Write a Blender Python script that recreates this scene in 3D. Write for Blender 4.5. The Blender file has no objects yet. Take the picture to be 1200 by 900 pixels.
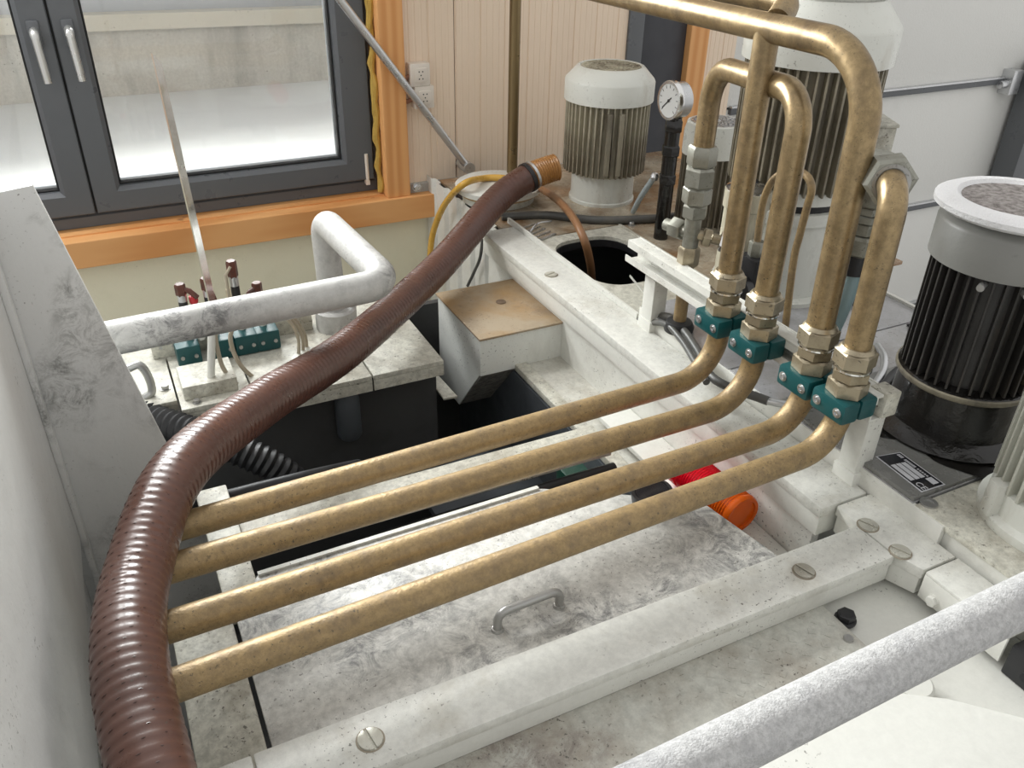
import bpy, bmesh, math, random
from mathutils import Vector, Matrix

random.seed(7)
# ------------------------------------------------------------------ camera, light, exposure
FL, PITCH, ROLL, YAW = 985.9, .54814, .023417, .46927     # focal length in px of a 1200x900 frame, radians
CZ = 2.60                                                 # camera height above the hall floor
SC = bpy.context.scene
COL = SC.collection
FW = Vector((math.sin(YAW)*math.cos(PITCH), math.cos(YAW)*math.cos(PITCH), -math.sin(PITCH)))
_r0 = Vector((math.cos(YAW), -math.sin(YAW), 0)); _u0 = _r0.cross(FW)
RT = _r0*math.cos(ROLL) + _u0*math.sin(ROLL)
UP = _u0*math.cos(ROLL) - _r0*math.sin(ROLL)
cam = bpy.data.cameras.new('camera'); cam.sensor_width = 36; cam.sensor_fit = 'HORIZONTAL'
cam.lens = FL/1200*36; cam.clip_start = .02
cam_o = bpy.data.objects.new('camera', cam); COL.objects.link(cam_o)
cam_o.matrix_world = Matrix(((RT.x, UP.x, -FW.x, 0), (RT.y, UP.y, -FW.y, 0), (RT.z, UP.z, -FW.z, CZ), (0, 0, 0, 1)))
SC.camera = cam_o

world = bpy.data.worlds.new('World'); SC.world = world; world.use_nodes = True
world.node_tree.nodes['Background'].inputs[0].default_value = (1.0, .99, .975, 1)
world.node_tree.nodes['Background'].inputs[1].default_value = .85

def area(name, loc, target, sx, sy, power, col=(1, 1, 1)):
    l = bpy.data.lights.new(name, 'AREA'); l.shape = 'RECTANGLE'; l.size = sx; l.size_y = sy
    l.energy = power; l.color = col
    o = bpy.data.objects.new(name, l); COL.objects.link(o)
    o.location = Vector(loc)+Vector((0, 0, CZ))
    o.rotation_euler = (Vector(target)-Vector(loc)).to_track_quat('-Z', 'Y').to_euler()
    return o
area('window_back_offscreen', (-.17, 2.98, .42), (.25, .9, -1.0), 1.8, 1.0, 200, (1, .99, .98))   # daylight through the upper part of the window, above the frame

SC.view_settings.view_transform = 'Standard'; SC.view_settings.look = 'None'
SC.view_settings.gamma = 1; SC.view_settings.use_curve_mapping = False
SC.view_settings.exposure = .05

# ------------------------------------------------------------------ pixel -> point (all coordinates relative to the camera point)
def ray(x, y): return FW + RT*((x-600)/FL) + UP*((450-y)/FL)
def Pz(x, y, z): d = ray(x, y); return d*(z/d.z)
def Py(x, y, Y): d = ray(x, y); return d*(Y/d.y)
def Px(x, y, X): d = ray(x, y); return d*(X/d.x)
def Pd(x, y, D): return ray(x, y)*D
V = Vector

# ------------------------------------------------------------------ materials
MATS = {}
def nt(name):
    m = bpy.data.materials.new(name); m.use_nodes = True
    return m, m.node_tree, m.node_tree.nodes, m.node_tree.links, m.node_tree.nodes['Principled BSDF']
def ns(n, l, vec, scale, detail=6, rough=.6, dist=0):
    t = n.new('ShaderNodeTexNoise'); t.inputs['Scale'].default_value = scale; t.inputs['Detail'].default_value = detail
    t.inputs['Roughness'].default_value = rough; t.inputs['Distortion'].default_value = dist
    l.new(vec, t.inputs['Vector']); return t.outputs['Fac']
def rng(n, l, f, a, b, lo=0, hi=1):
    t = n.new('ShaderNodeMapRange'); t.inputs['From Min'].default_value = a; t.inputs['From Max'].default_value = b
    t.inputs['To Min'].default_value = lo; t.inputs['To Max'].default_value = hi
    l.new(f, t.inputs['Value']); return t.outputs[0]
def mul(n, l, a, b):
    t = n.new('ShaderNodeMath'); t.operation = 'MULTIPLY'; l.new(a, t.inputs[0])
    if isinstance(b, (int, float)): t.inputs[1].default_value = b
    else: l.new(b, t.inputs[1])
    return t.outputs[0]
def mix(n, l, f, a, b):
    t = n.new('ShaderNodeMix'); t.data_type = 'RGBA'; l.new(f, t.inputs[0])
    for i, c in ((6, a), (7, b)):
        if isinstance(c, tuple): t.inputs[i].default_value = (*c, 1)
        else: l.new(c, t.inputs[i])
    return t.outputs[2]
def paint(name, col, rough=.5, metal=0, dirt=.3, dcol=(.22, .19, .15), dscale=5, speck=.5, sscale=110, stretch=None,
          bump=.15, bscale=60, smear=0, mcol=(.16, .16, .16), spec=.5, rust=0, rcol=(.36, .20, .06), mottle=.0, grit=None, mscale=70):
    m, t, n, l, b = nt(name)
    tc = n.new('ShaderNodeTexCoord'); vec = tc.outputs['Object']
    geo = vec
    if stretch:
        mp = n.new('ShaderNodeMapping'); mp.inputs['Scale'].default_value = stretch; l.new(vec, mp.inputs[0]); geo = mp.outputs[0]
    c = col
    if mottle:
        f = rng(n, l, ns(n, l, vec, mscale, 9, .75), .40, .62, 0, mottle)
        c = mix(n, l, f, c, tuple(q*.62 for q in col))
    if dirt:
        f = rng(n, l, ns(n, l, geo, dscale, 9, .68), .60-.22*dirt, .78-.1*dirt, 0, min(1, .35+dirt*.7))
        c = mix(n, l, f, c, dcol)
    if rust:
        f = rng(n, l, ns(n, l, geo, dscale*.6, 7, .6, .4), .62-.25*rust, .74-.15*rust, 0, .9)
        c = mix(n, l, f, c, rcol)
    grit = speck*.8 if grit is None else grit
    if grit:
        a = rng(n, l, ns(n, l, vec, 48, 12, .82), .57, .66)
        k = rng(n, l, ns(n, l, vec, 5.5, 6, .65, .3), .60-.20*grit, .72-.14*grit)
        c = mix(n, l, mul(n, l, a, mul(n, l, k, .75)), c, tuple(q*.35 for q in dcol))
    if smear:
        a = rng(n, l, ns(n, l, vec, 24, 14, .86, .8), .46, .58)
        k = rng(n, l, ns(n, l, vec, 4.0, 4, .55, .6), .56-.16*smear, .68-.12*smear)
        c = mix(n, l, mul(n, l, a, mul(n, l, k, .85)), c, mcol)
    if speck:
        a = rng(n, l, ns(n, l, vec, sscale*1.5, 3, .6), .63, .67)
        k = rng(n, l, ns(n, l, vec, 7, 5, .6), .56-.16*speck, .66-.1*speck)
        c = mix(n, l, mul(n, l, a, mul(n, l, k, .8)), c, (.07, .062, .05))
    if isinstance(c, tuple): b.inputs['Base Color'].default_value = (*c, 1)
    else: l.new(c, b.inputs['Base Color'])
    b.inputs['Metallic'].default_value = metal
    r = rng(n, l, ns(n, l, vec, 18, 5, .6), .3, .7, max(.05, rough-.12), min(1, rough+.12)); l.new(r, b.inputs['Roughness'])
    b.inputs['Specular IOR Level'].default_value = spec
    if bump:
        bp = n.new('ShaderNodeBump'); bp.inputs['Strength'].default_value = bump; bp.inputs['Distance'].default_value = .004
        l.new(ns(n, l, vec, bscale, 4, .6), bp.inputs['Height']); l.new(bp.outputs[0], b.inputs['Normal'])
    MATS[name] = m
    return m
W_BEAM = paint('white_paint_beam', (.70, .70, .65), .42, dirt=.36, dcol=(.40, .37, .30), dscale=10, speck=.6, sscale=130, mottle=.40, grit=.5)
W_SHEET = paint('near_sheet', (.68, .68, .635), .4, dirt=.22, dcol=(.46, .43, .34), dscale=4, speck=.25, mottle=.15, grit=.15)
W_CLEAN = paint('white_paint', (.70, .70, .65), .40, dirt=.15, dcol=(.4, .38, .33), speck=.3, mottle=.15)
W_PANEL = paint('guard_paint_smudged', (.62, .625, .61), .45, dirt=.12, dcol=(.36, .35, .33), speck=.35, smear=.36, mcol=(.14, .14, .13))
W_PLATE = paint('guard_paint', (.62, .625, .61), .48, dirt=.12, dcol=(.5, .5, .49), speck=.1, stretch=(1, 1, .2), grit=0)
W_COVER = paint('smeared_cover', (.66, .65, .61), .45, dirt=.35, dcol=(.30, .28, .255), speck=.9, smear=1.05, mcol=(.14, .14, .14), mottle=.7, grit=.9)
W_DIRTY = paint('dirty_white_deck', (.62, .61, .53), .5, dirt=.6, dcol=(.26, .225, .165), dscale=9, speck=1.2, sscale=100, mottle=.9, grit=1.2)
W_OILY = paint('oily_deck', (.48, .42, .32), .30, dirt=.9, dcol=(.14, .085, .042), dscale=9, speck=1, rust=.6, rcol=(.25, .13, .05), mottle=.6)
W_LEDGE = paint('ledge_paint', (.62, .61, .55), .45, dirt=.6, dcol=(.30, .26, .20), dscale=8, speck=.8, mottle=.5)
W_PIPE = paint('white_bent_pipe', (.52, .52, .50), .48, dirt=.3, dcol=(.24, .23, .22), speck=.4, smear=.62, mcol=(.09, .09, .09), mottle=.4)
W_DUST = paint('dusty_pipe', (.56, .56, .555), .8, dirt=.5, dcol=(.36, .36, .37), dscale=30, speck=.0, bump=.6, bscale=420, smear=.35, mcol=(.2, .2, .21), mottle=.9, mscale=150)
W_MOTOR = paint('motor_white', (.64, .65, .60), .36, dirt=.4, dcol=(.28, .22, .14), speck=.5, stretch=(1, 1, .3), grit=.25)
W_FIN = paint('grimy_white_fins', (.50, .47, .36), .5, dirt=.95, dcol=(.085, .055, .03), dscale=11, speck=.4, stretch=(1, 1, .22))
D_FIN = paint('dark_grimy_fins', (.30, .27, .20), .42, dirt=.98, dcol=(.028, .02, .014), dscale=10, speck=.3, stretch=(1, 1, .22))
B_FIN = paint('black_fins', (.028, .026, .024), .38, dirt=.35, dcol=(.14, .10, .06), dscale=7, speck=0, stretch=(1, 1, .2))
L_FIN = paint('light_fins', (.50, .51, .45), .5, dirt=.45, dcol=(.24, .21, .15), dscale=8, speck=.5, stretch=(1, 1, .25))
G_COWL = paint('grey_cowl', (.21, .21, .196), .42, dirt=.4, dcol=(.13, .125, .10), speck=.1, stretch=(1, 1, .25))
HOPPER = paint('hopper_paint', (.76, .78, .74), .45, dirt=.3, dcol=(.38, .37, .33), speck=.8, stretch=(1, 1, .4))
HOPDIRT = paint('chip_caked', (.30, .29, .26), .75, dirt=.8, dcol=(.05, .05, .05), dscale=60, speck=1, bump=.7, bscale=150)
HOPTOP = paint('hopper_lid', (.38, .31, .22), .42, dirt=.7, dcol=(.20, .14, .085), speck=.6, rust=.8, rcol=(.33, .18, .05), smear=.4, mcol=(.16, .13, .11))
BRASS = paint('yellow_chromate', (.36, .255, .125), .47, metal=.4, dirt=.65, dcol=(.17, .125, .08), dscale=30, speck=.8, sscale=150, bump=.25, bscale=140, mottle=.7, grit=.9, mscale=110)
BRASS_V = paint('yellow_chromate_riser', (.36, .265, .14), .38, metal=.65, dirt=.7, dcol=(.14, .10, .06), dscale=16, speck=.7, sscale=150, bump=.10, stretch=(1, 1, .3), mottle=.8, grit=.8)
NUT = paint('zinc_nut', (.36, .31, .22), .36, metal=.7, dirt=.55, dcol=(.13, .10, .06), dscale=25, speck=.5)
NUTG = paint('grey_nut', (.29, .29, .25), .4, metal=.5, dirt=.5, dcol=(.11, .095, .065), dscale=25, speck=.5)
STEEL = paint('galvanised', (.60, .61, .62), .32, metal=.9, dirt=.3, dcol=(.4, .4, .4), speck=.1)
CHROME = paint('bright_steel', (.75, .75, .74), .18, metal=1, dirt=.1, speck=0, bump=0)
HANDLE = paint('handle_steel', (.42, .42, .41), .35, metal=.7, dirt=.3, speck=.2)
GREEN = paint('green_clamp', (.003, .062, .066), .42, dirt=.12, dcol=(.05, .09, .09), speck=.15, bump=.05)
HOSE = paint('brown_hose', (.092, .038, .026), .33, dirt=.45, dcol=(.045, .022, .018), dscale=6, speck=.25, bump=.1, spec=.55)
HOSE.node_tree.nodes['Principled BSDF'].inputs['Coat Weight'].default_value = .12
HOSE2 = paint('amber_hose_end', (.34, .16, .045), .32, dirt=.3, dcol=(.12, .06, .03), speck=.2, bump=.05)
AMBER_T = paint('amber_tube', (.62, .36, .06), .28, dirt=.15, dcol=(.35, .2, .05), speck=.1, bump=0)
BROWN_T = paint('brown_tube', (.26, .13, .06), .35, dirt=.2, speck=.1, bump=0)
BLACK = paint('black_plastic', (.012, .012, .014), .45, dirt=.2, dcol=(.05, .05, .05), speck=0, bump=.05)
BLACKOIL = paint('black_oil', (.010, .009, .008), .16, dirt=.2, dcol=(.03, .02, .015), speck=0, bump=.5, bscale=30)
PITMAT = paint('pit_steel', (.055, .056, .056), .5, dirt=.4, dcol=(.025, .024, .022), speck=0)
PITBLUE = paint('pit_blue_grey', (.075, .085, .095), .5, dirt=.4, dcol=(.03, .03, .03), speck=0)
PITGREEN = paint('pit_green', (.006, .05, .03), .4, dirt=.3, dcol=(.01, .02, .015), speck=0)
RUBBER = paint('dark_rubber', (.013, .0135, .015), .5, dirt=.2, dcol=(.04, .04, .04), speck=.1)
CABLE = paint('grey_cable', (.075, .075, .07), .45, dirt=.2, speck=0, bump=0)
BEIGE_T = paint('beige_tube', (.38, .33, .25), .4, dirt=.3, dcol=(.2, .16, .1), speck=.2, bump=0)
BLUEHOSE = paint('blue_grey_hose', (.22, .31, .33), .45, dirt=.2, dcol=(.15, .2, .2), speck=.1, bump=0)
GREYPL = paint('grey_deck_plate', (.20, .20, .19), .28, metal=.15, dirt=.45, dcol=(.10, .09, .07), speck=.3, sscale=200, bump=.15, bscale=260)
WETPL = paint('wet_deck_plate', (.46, .46, .47), .13, metal=.35, dirt=.45, dcol=(.26, .23, .20), speck=.6, bump=.2, bscale=90, mottle=.3)
ANTH = paint('anthracite', (.105, .112, .12), .36, dirt=.1, dcol=(.14, .14, .14), speck=0, bump=.05, bscale=300)
DKDOOR = paint('dark_door', (.045, .047, .055), .5, dirt=.1, dcol=(.06, .06, .06), speck=0, bump=0)
GASKET = paint('gasket', (.02, .02, .02), .6, dirt=0, speck=0, bump=0)
SILVER = paint('silver_handle', (.62, .62, .60), .3, metal=.85, dirt=0, speck=0, bump=0)
CREAM = paint('cream_panel', (.82, .67, .52), .45, dirt=.12, dcol=(.72, .57, .43), dscale=2, speck=0, bump=0, stretch=(1, 1, .1))
PLASTER = paint('plaster', (.84, .81, .63), .8, dirt=.25, dcol=(.72, .69, .51), speck=.05, bump=.4, bscale=70)
DOORW = paint('sectional_white', (.72, .72, .69), .5, dirt=.1, dcol=(.6, .6, .57), speck=0, bump=.35, bscale=120)
TRIMG = paint('grey_trim', (.40, .40, .38), .5, dirt=.2, speck=.1, bump=0)
SOCK = paint('socket_white', (.72, .66, .58), .4, dirt=.1, speck=0, bump=0)
FOAMY = paint('yellow_foam', (.50, .33, .07), .8, dirt=.5, dcol=(.28, .16, .03), dscale=30, speck=.3, bump=1.0, bscale=60)
CONC = paint('concrete_wall', (.62, .60, .56), .85, dirt=.6, dcol=(.34, .33, .31), dscale=3, speck=.2, sscale=40, stretch=(1.6, 1, .3), bump=.3, mottle=.4)
CONCL = paint('concrete_ledge', (.60, .57, .50), .85, dirt=.3, dcol=(.40, .38, .34), dscale=2, speck=.1, sscale=40, bump=.3)
YARD = paint('yard_slab', (.66, .66, .65), .7, dirt=.3, dcol=(.54, .54, .53), dscale=1.6, speck=0, stretch=(.3, 2, 1), bump=.1)
FLOORM = paint('hall_floor', (.30, .30, .29), .5, dirt=.3, speck=.2)
FOAM = paint('white_foam', (.86, .86, .87), .9, dirt=.05, speck=0, bump=1.0, bscale=260)
FOAMD = paint('dirty_foam', (.40, .37, .355), .9, dirt=.9, dcol=(.10, .085, .075), dscale=90, speck=1, bump=1.0, bscale=260)
VALVE_R = paint('red_brown_knob', (.11, .034, .022), .4, dirt=.7, dcol=(.035, .022, .018), dscale=60, speck=.4)
RED_CAP = paint('red_cap', (.45, .02, .03), .4, dirt=.2, speck=.1)
DIAL = paint('dial_face', (.62, .63, .62), .5, dirt=.15, dcol=(.5, .5, .5), speck=.1, bump=0)
INK = paint('ink_black', (.02, .02, .02), .5, dirt=0, speck=0, bump=0)
PLATE_BLK = paint('nameplate_black', (.012, .013, .018), .35, dirt=.1, speck=0, bump=0)
PLATE_WHT = paint('nameplate_silver', (.62, .63, .66), .35, dirt=.15, dcol=(.4, .4, .42), speck=0, bump=0)
MESHPL = paint('tread_plate', (.55, .55, .495), .5, dirt=.75, dcol=(.27, .225, .175), dscale=7, speck=.8, smear=.6, mcol=(.22, .19, .165), mottle=.6)

def wood():
    m, t, n, l, b = nt('orange_wood')
    tc = n.new('ShaderNodeTexCoord'); mp = n.new('ShaderNodeMapping'); mp.inputs['Scale'].default_value = (1, 1, 1)
    l.new(tc.outputs['Object'], mp.inputs[0])
    w = n.new('ShaderNodeTexWave'); w.inputs['Scale'].default_value = 5; w.inputs['Distortion'].default_value = 7
    w.inputs['Detail'].default_value = 3; w.inputs['Detail Scale'].default_value = .8; l.new(mp.outputs[0], w.inputs['Vector'])
    f = rng(n, l, w.outputs['Fac'], .1, .95)
    c = mix(n, l, f, (.74, .385, .15), (.64, .29, .095))
    k = rng(n, l, ns(n, l, tc.outputs['Object'], 7, 3, .5), .70, .76)
    c = mix(n, l, k, c, (.20, .07, .02))
    l.new(c, b.inputs['Base Color']); b.inputs['Roughness'].default_value = .6
    return m, mp
WOOD_V, _mp = wood(); _mp.inputs['Scale'].default_value = (1.6, 1.6, .12)
WOOD_H, _mp = wood(); _mp.inputs['Scale'].default_value = (.12, 1.6, 1.6)
WOOD_H.name = 'orange_wood_along'

def lens(name, col):
    m, t, n, l, b = nt(name)
    b.inputs['Base Color'].default_value = (*col, 1); b.inputs['Roughness'].default_value = .18
    b.inputs['Transmission Weight'].default_value = .35; b.inputs['IOR'].default_value = 1.4
    return m
LENS_R = lens('red_lens', (.85, .01, .03)); LENS_A = lens('amber_lens', (.90, .16, .01)); LENS_K = lens('dark_lens', (.03, .03, .035))
def pane_glass():
    m = bpy.data.materials.new('window_glass'); m.use_nodes = True; n = m.node_tree.nodes; l = m.node_tree.links
    n.remove(n['Principled BSDF']); out = n['Material Output']
    tr = n.new('ShaderNodeBsdfTransparent'); tr.inputs[0].default_value = (.96, .98, .98, 1)
    gl = n.new('ShaderNodeBsdfGlossy'); gl.inputs['Roughness'].default_value = .02
    fr = n.new('ShaderNodeFresnel'); fr.inputs[0].default_value = 1.4
    mx = n.new('ShaderNodeMixShader'); l.new(fr.outputs[0], mx.inputs[0]); l.new(tr.outputs[0], mx.inputs[1]); l.new(gl.outputs[0], mx.inputs[2])
    l.new(mx.outputs[0], out.inputs[0]); return m
GLASS = pane_glass()

# ------------------------------------------------------------------ geometry helpers
class G:
    def __init__(s): s.v = []; s.f = []
    def add(s, vs, fs):
        o = len(s.v); s.v += [V(p) for p in vs]; s.f += [tuple(i+o for i in f) for f in fs]; return s
    def box(s, a, b):
        x0, y0, z0 = a; x1, y1, z1 = b
        return s.add([(x0, y0, z0), (x1, y0, z0), (x1, y1, z0), (x0, y1, z0), (x0, y0, z1), (x1, y0, z1), (x1, y1, z1), (x0, y1, z1)],
                     [(0, 3, 2, 1), (4, 5, 6, 7), (0, 1, 5, 4), (1, 2, 6, 5), (2, 3, 7, 6), (3, 0, 4, 7)])
    def obox(s, c, ax, ay, az):          # box from centre and three half-axis vectors
        c, ax, ay, az = V(c), V(ax), V(ay), V(az)
        return s.add([c-ax-ay-az, c+ax-ay-az, c+ax+ay-az, c-ax+ay-az, c-ax-ay+az, c+ax-ay+az, c+ax+ay+az, c-ax+ay+az],
                     [(0, 3, 2, 1), (4, 5, 6, 7), (0, 1, 5, 4), (1, 2, 6, 5), (2, 3, 7, 6), (3, 0, 4, 7)])
    def prism(s, poly, d):               # polygon (3-D points) pushed along d
        d = V(d); n = len(poly); poly = [V(p) for p in poly]
        fs = [tuple(range(n))[::-1], tuple(range(n, 2*n))] + [(i, (i+1) % n, n+(i+1) % n, n+i) for i in range(n)]
        return s.add(poly+[p+d for p in poly], fs)
    def lathe(s, prof, c, axis=(0, 0, 1), seg=32, ph=0, cap=True):   # prof: (radius, height along axis)
        c = V(c); a = V(axis).normalized(); u = a.orthogonal().normalized() if abs(a.z) < .99 else V((1, 0, 0)); w = a.cross(u)
        vs = []; fs = []; n = len(prof)
        for r, h in prof:
            for i in range(seg):
                t = 2*math.pi*i/seg+ph; vs.append(c+a*h+(u*math.cos(t)+w*math.sin(t))*max(r, 1e-5))
        for j in range(n-1):
            for i in range(seg): fs.append((j*seg+i, j*seg+(i+1) % seg, (j+1)*seg+(i+1) % seg, (j+1)*seg+i))
        if cap: fs.append(tuple(range(seg))[::-1]); fs.append(tuple((n-1)*seg+i for i in range(seg)))
        return s.add(vs, fs)
    def cyl(s, a, b, r, seg=20, r2=None):
        a, b = V(a), V(b); return s.lathe([(r, 0), (r if r2 is None else r2, (b-a).length)], a, b-a, seg)
    def hexn(s, c, axis, af, h, ph=0):   # hex nut, across-flats af, chamfered, from c along axis
        R = af/math.sqrt(3); return s.lathe([(R*.86, 0), (R, h*.12), (R, h*.88), (R*.86, h)], c, axis, 6, ph)
    def tube(s, pts, r, seg=16, cap=True, rf=None):
        pts = [V(p) for p in pts]; n = len(pts); vs = []; fs = []
        T = [(pts[min(i+1, n-1)]-pts[max(i-1, 0)]).normalized() for i in range(n)]
        u = T[0].orthogonal().normalized()
        for i in range(n):
            if i:
                q = T[i-1].rotation_difference(T[i]); u = (q @ u).normalized()
            w = T[i].cross(u); R = rf(i) if rf else r
            for k in range(seg):
                t = 2*math.pi*k/seg; vs.append(pts[i]+(u*math.cos(t)+w*math.sin(t))*R)
        for i in range(n-1):
            for k in range(seg): fs.append((i*seg+k, i*seg+(k+1) % seg, (i+1)*seg+(k+1) % seg, (i+1)*seg+k))
        if cap: fs.append(tuple(range(seg))[::-1]); fs.append(tuple((n-1)*seg+k for k in range(seg)))
        return s.add(vs, fs)
def fillet(pts, r, n=8):
    pts = [V(p) for p in pts]; out = [pts[0]]
    for i in range(1, len(pts)-1):
        a, b, c = pts[i-1], pts[i], pts[i+1]; R = r[i-1] if isinstance(r, (list, tuple)) else r
        d1 = (a-b).normalized(); d2 = (c-b).normalized(); ang = d1.angle(d2)
        t = min(R/math.tan(ang/2), (a-b).length*.49, (c-b).length*.49); R = t*math.tan(ang/2)
        ctr = b+(d1+d2).normalized()*(R/math.sin(ang/2)); p0 = b+d1*t; p1 = b+d2*t
        e0 = p0-ctr; e1 = p1-ctr; A = e0.angle(e1)
        for k in range(n+1):
            q = k/n; out.append(ctr+(e0*math.sin((1-q)*A)+e1*math.sin(q*A))/math.sin(A))
    return out+[pts[-1]]
def smooth(pts, n=10):                   # Catmull-Rom
    pts = [V(p) for p in pts]; P = [pts[0]*2-pts[1]]+pts+[pts[-1]*2-pts[-2]]; out = []
    for i in range(1, len(P)-2):
        p0, p1, p2, p3 = P[i-1:i+3]
        for k in range(n):
            t = k/n; out.append(.5*((2*p1)+(p2-p0)*t+(2*p0-5*p1+4*p2-p3)*t*t+(3*p1-p0-3*p2+p3)*t**3))
    return out+[pts[-1]]
def resample(pts, step):
    out = [pts[0]]; acc = 0
    for a, b in zip(pts, pts[1:]):
        L = (b-a).length
        while acc+L >= step:
            a = a+(b-a)*((step-acc)/L); L = (b-a).length; acc = 0; out.append(a)
            if L < 1e-9: break
        acc += L
    return out

def make_mesh(name, g, origin, m, bevel=0, sm=True, mats=None):
    me = bpy.data.meshes.new(name); me.from_pydata([tuple(p-origin) for p in g.v], [], g.f); me.validate()
    if bevel:
        bm = bmesh.new(); bm.from_mesh(me); bmesh.ops.recalc_face_normals(bm, faces=bm.faces)
        ed = [e for e in bm.edges if len(e.link_faces) == 2 and e.calc_face_angle(0) > .6]
        bmesh.ops.bevel(bm, geom=ed, offset=bevel, segments=2, profile=.6, affect='EDGES', clamp_overlap=True)
        bm.to_mesh(me); bm.free()
    else:
        bm = bmesh.new(); bm.from_mesh(me); bmesh.ops.recalc_face_normals(bm, faces=bm.faces); bm.to_mesh(me); bm.free()
    me.materials.append(m)
    if sm:
        me.shade_smooth(); me.set_sharp_from_angle(angle=math.radians(38))
    return me
def tag(o, label=None, cat=None, group=None, kind=None):
    if label: o['label'] = label
    if cat: o['category'] = cat
    if group: o['group'] = group
    if kind: o['kind'] = kind
    return o
ORG = {}
def thing(name, label, cat, base, group=None, kind=None):
    o = bpy.data.objects.new(name, None); COL.objects.link(o); o.empty_display_size = .05
    o.location = V(base)+V((0, 0, CZ)); ORG[o] = V(base)
    return tag(o, label, cat, group, kind)
def part(name, g, m, parent, bevel=0, sm=True, label=None, kind=None):
    p = parent
    while p not in ORG: p = p.parent
    org = ORG[p]
    o = bpy.data.objects.new(name, make_mesh(name, g, org, m, bevel, sm)); COL.objects.link(o); o.parent = parent
    if label: o['label'] = label
    if kind: o['kind'] = kind
    return o
def single(name, g, m, label, cat, bevel=0, sm=True, group=None, kind=None):
    xs = [p.x for p in g.v]; ys = [p.y for p in g.v]; zs = [p.z for p in g.v]
    org = V(((min(xs)+max(xs))/2, (min(ys)+max(ys))/2, min(zs)))
    o = bpy.data.objects.new(name, make_mesh(name, g, org, m, bevel, sm)); COL.objects.link(o)
    o.location = org+V((0, 0, CZ)); ORG[o] = org
    return tag(o, label, cat, group, kind)
def struct(name, g, m, label=None, bevel=0, sm=False):
    return single(name, g, m, label, None, bevel, sm, kind='structure')

# ================================================================== THE HALL
WY = 2.70                                    # back wall plane
g = G().box((-4, -4, -2.65), (6, 3.0, -2.60)); tag(struct('floor', g, FLOORM, 'grey concrete hall floor under the machine'), cat='floor')
wb = thing('wall_back', 'back wall of cream ribbed panels over a plastered base', 'wall', (0, WY, -2.6), kind='structure')
part('plaster_base', G().box((-3.2, WY+.012, -2.6), (1.06, 2.98, -1.03)), PLASTER, wb, label='rough cream plaster below the window')
part('header', G().box((-3.2, WY+.03, 1.05), (.86, 2.98, 1.7)), CREAM, wb)
part('side_panel', G().box((-3.2, WY+.03, -1.03), (-1.2, 2.98, 1.05)), CREAM, wb)
def ribbed(x0, x1, z0, z1):
    g = G(); n = max(2, round((x1-x0)/.0225)); p = (x1-x0)/n
    pts = [(x0, WY+.06)]
    for i in range(n):
        a = x0+i*p; dp = .0012 if i % 4 else .0028
        pts += [(a, WY+dp), (a+p*.16, WY+dp), (a+p*.24, WY), (a+p*.9, WY)]
    pts += [(x1, WY), (x1, WY+.06)]
    lo = [V((x, y, z0)) for x, y in pts]; k = len(lo)
    g.add(lo+[V((p.x, p.y, z1)) for p in lo], [(i, i+1, k+i+1, k+i) for i in range(k-1)])
    return g
for a, b in ((.945, 1.127), (1.131, 1.797), (2.15, 2.30)):
    part('panel', ribbed(a, b, -.93, 1.7), CREAM, wb, sm=False)
part('core', G().box((.9, WY+.061, -2.6), (1.797, 2.98, 1.7)), CREAM, wb)
part('core', G().box((2.07, WY+.061, -2.6), (2.32, 2.98, 1.7)), CREAM, wb)
part('seam', G().box((1.1265, WY+.008, -.93), (1.1315, WY+.06, 1.7)), GASKET, wb)
t = struct('trim_1', G().box((-3.2, WY-.05, -1.045), (1.036, WY+.06, -.962)), WOOD_H, 'orange timber sill rail running under the window', bevel=.003); tag(t, cat='trim')
t = struct('trim_2', G().box((.862, WY-.035, -.962), (.944, WY+.10, 1.7)), WOOD_V, 'orange timber post between the window and the ribbed panels', bevel=.003); tag(t, cat='trim')
t = struct('trim_3', G().box((2.066, WY-.02, -2.6), (2.15, WY+.06, 1.7)), WOOD_V, 'orange timber post beside the dark door', bevel=.003); tag(t, cat='trim')
t = struct('trim_4', G().box((.945, WY-.012, -.975), (1.797, WY+.05, -.93)), TRIMG, 'grey metal foot trim below the ribbed panels', bevel=.003); tag(t, cat='trim')
t = thing('trim_5', 'brown grey board with a bolt beneath the grey foot trim', 'trim', (1.0, WY, -1.0), kind='structure')
part('board', G().box((.945, WY-.03, -1.03), (1.5, WY+.05, -.976)), paint('brown_board', (.33, .27, .22), .6, dirt=.3, speck=.1), t, bevel=.002)
c = Py(488, 219, WY-.03); part('bolt', G().hexn(c, (0, -1, 0), .02, .012).lathe([(.016, 0), (.016, .004)], c, (0, -1, 0), 16), STEEL, t)
# yellow foam joint beside the window frame
fo = G(); zz = [-.95+i*.03 for i in range(88)]
pts = [V((.852+.004*math.sin(i*1.7)+random.uniform(-.002, .002), WY+.012+random.uniform(-.003, .003), z)) for i, z in enumerate(zz)]
fo.tube(pts, .012, 8, rf=lambda i: .0115+.0035*math.sin(i*2.3)+random.uniform(-.002, .002))
tag(struct('trim_6', fo, FOAMY, 'yellow foam joint squeezed between window frame and timber post', sm=True), cat='trim')

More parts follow.
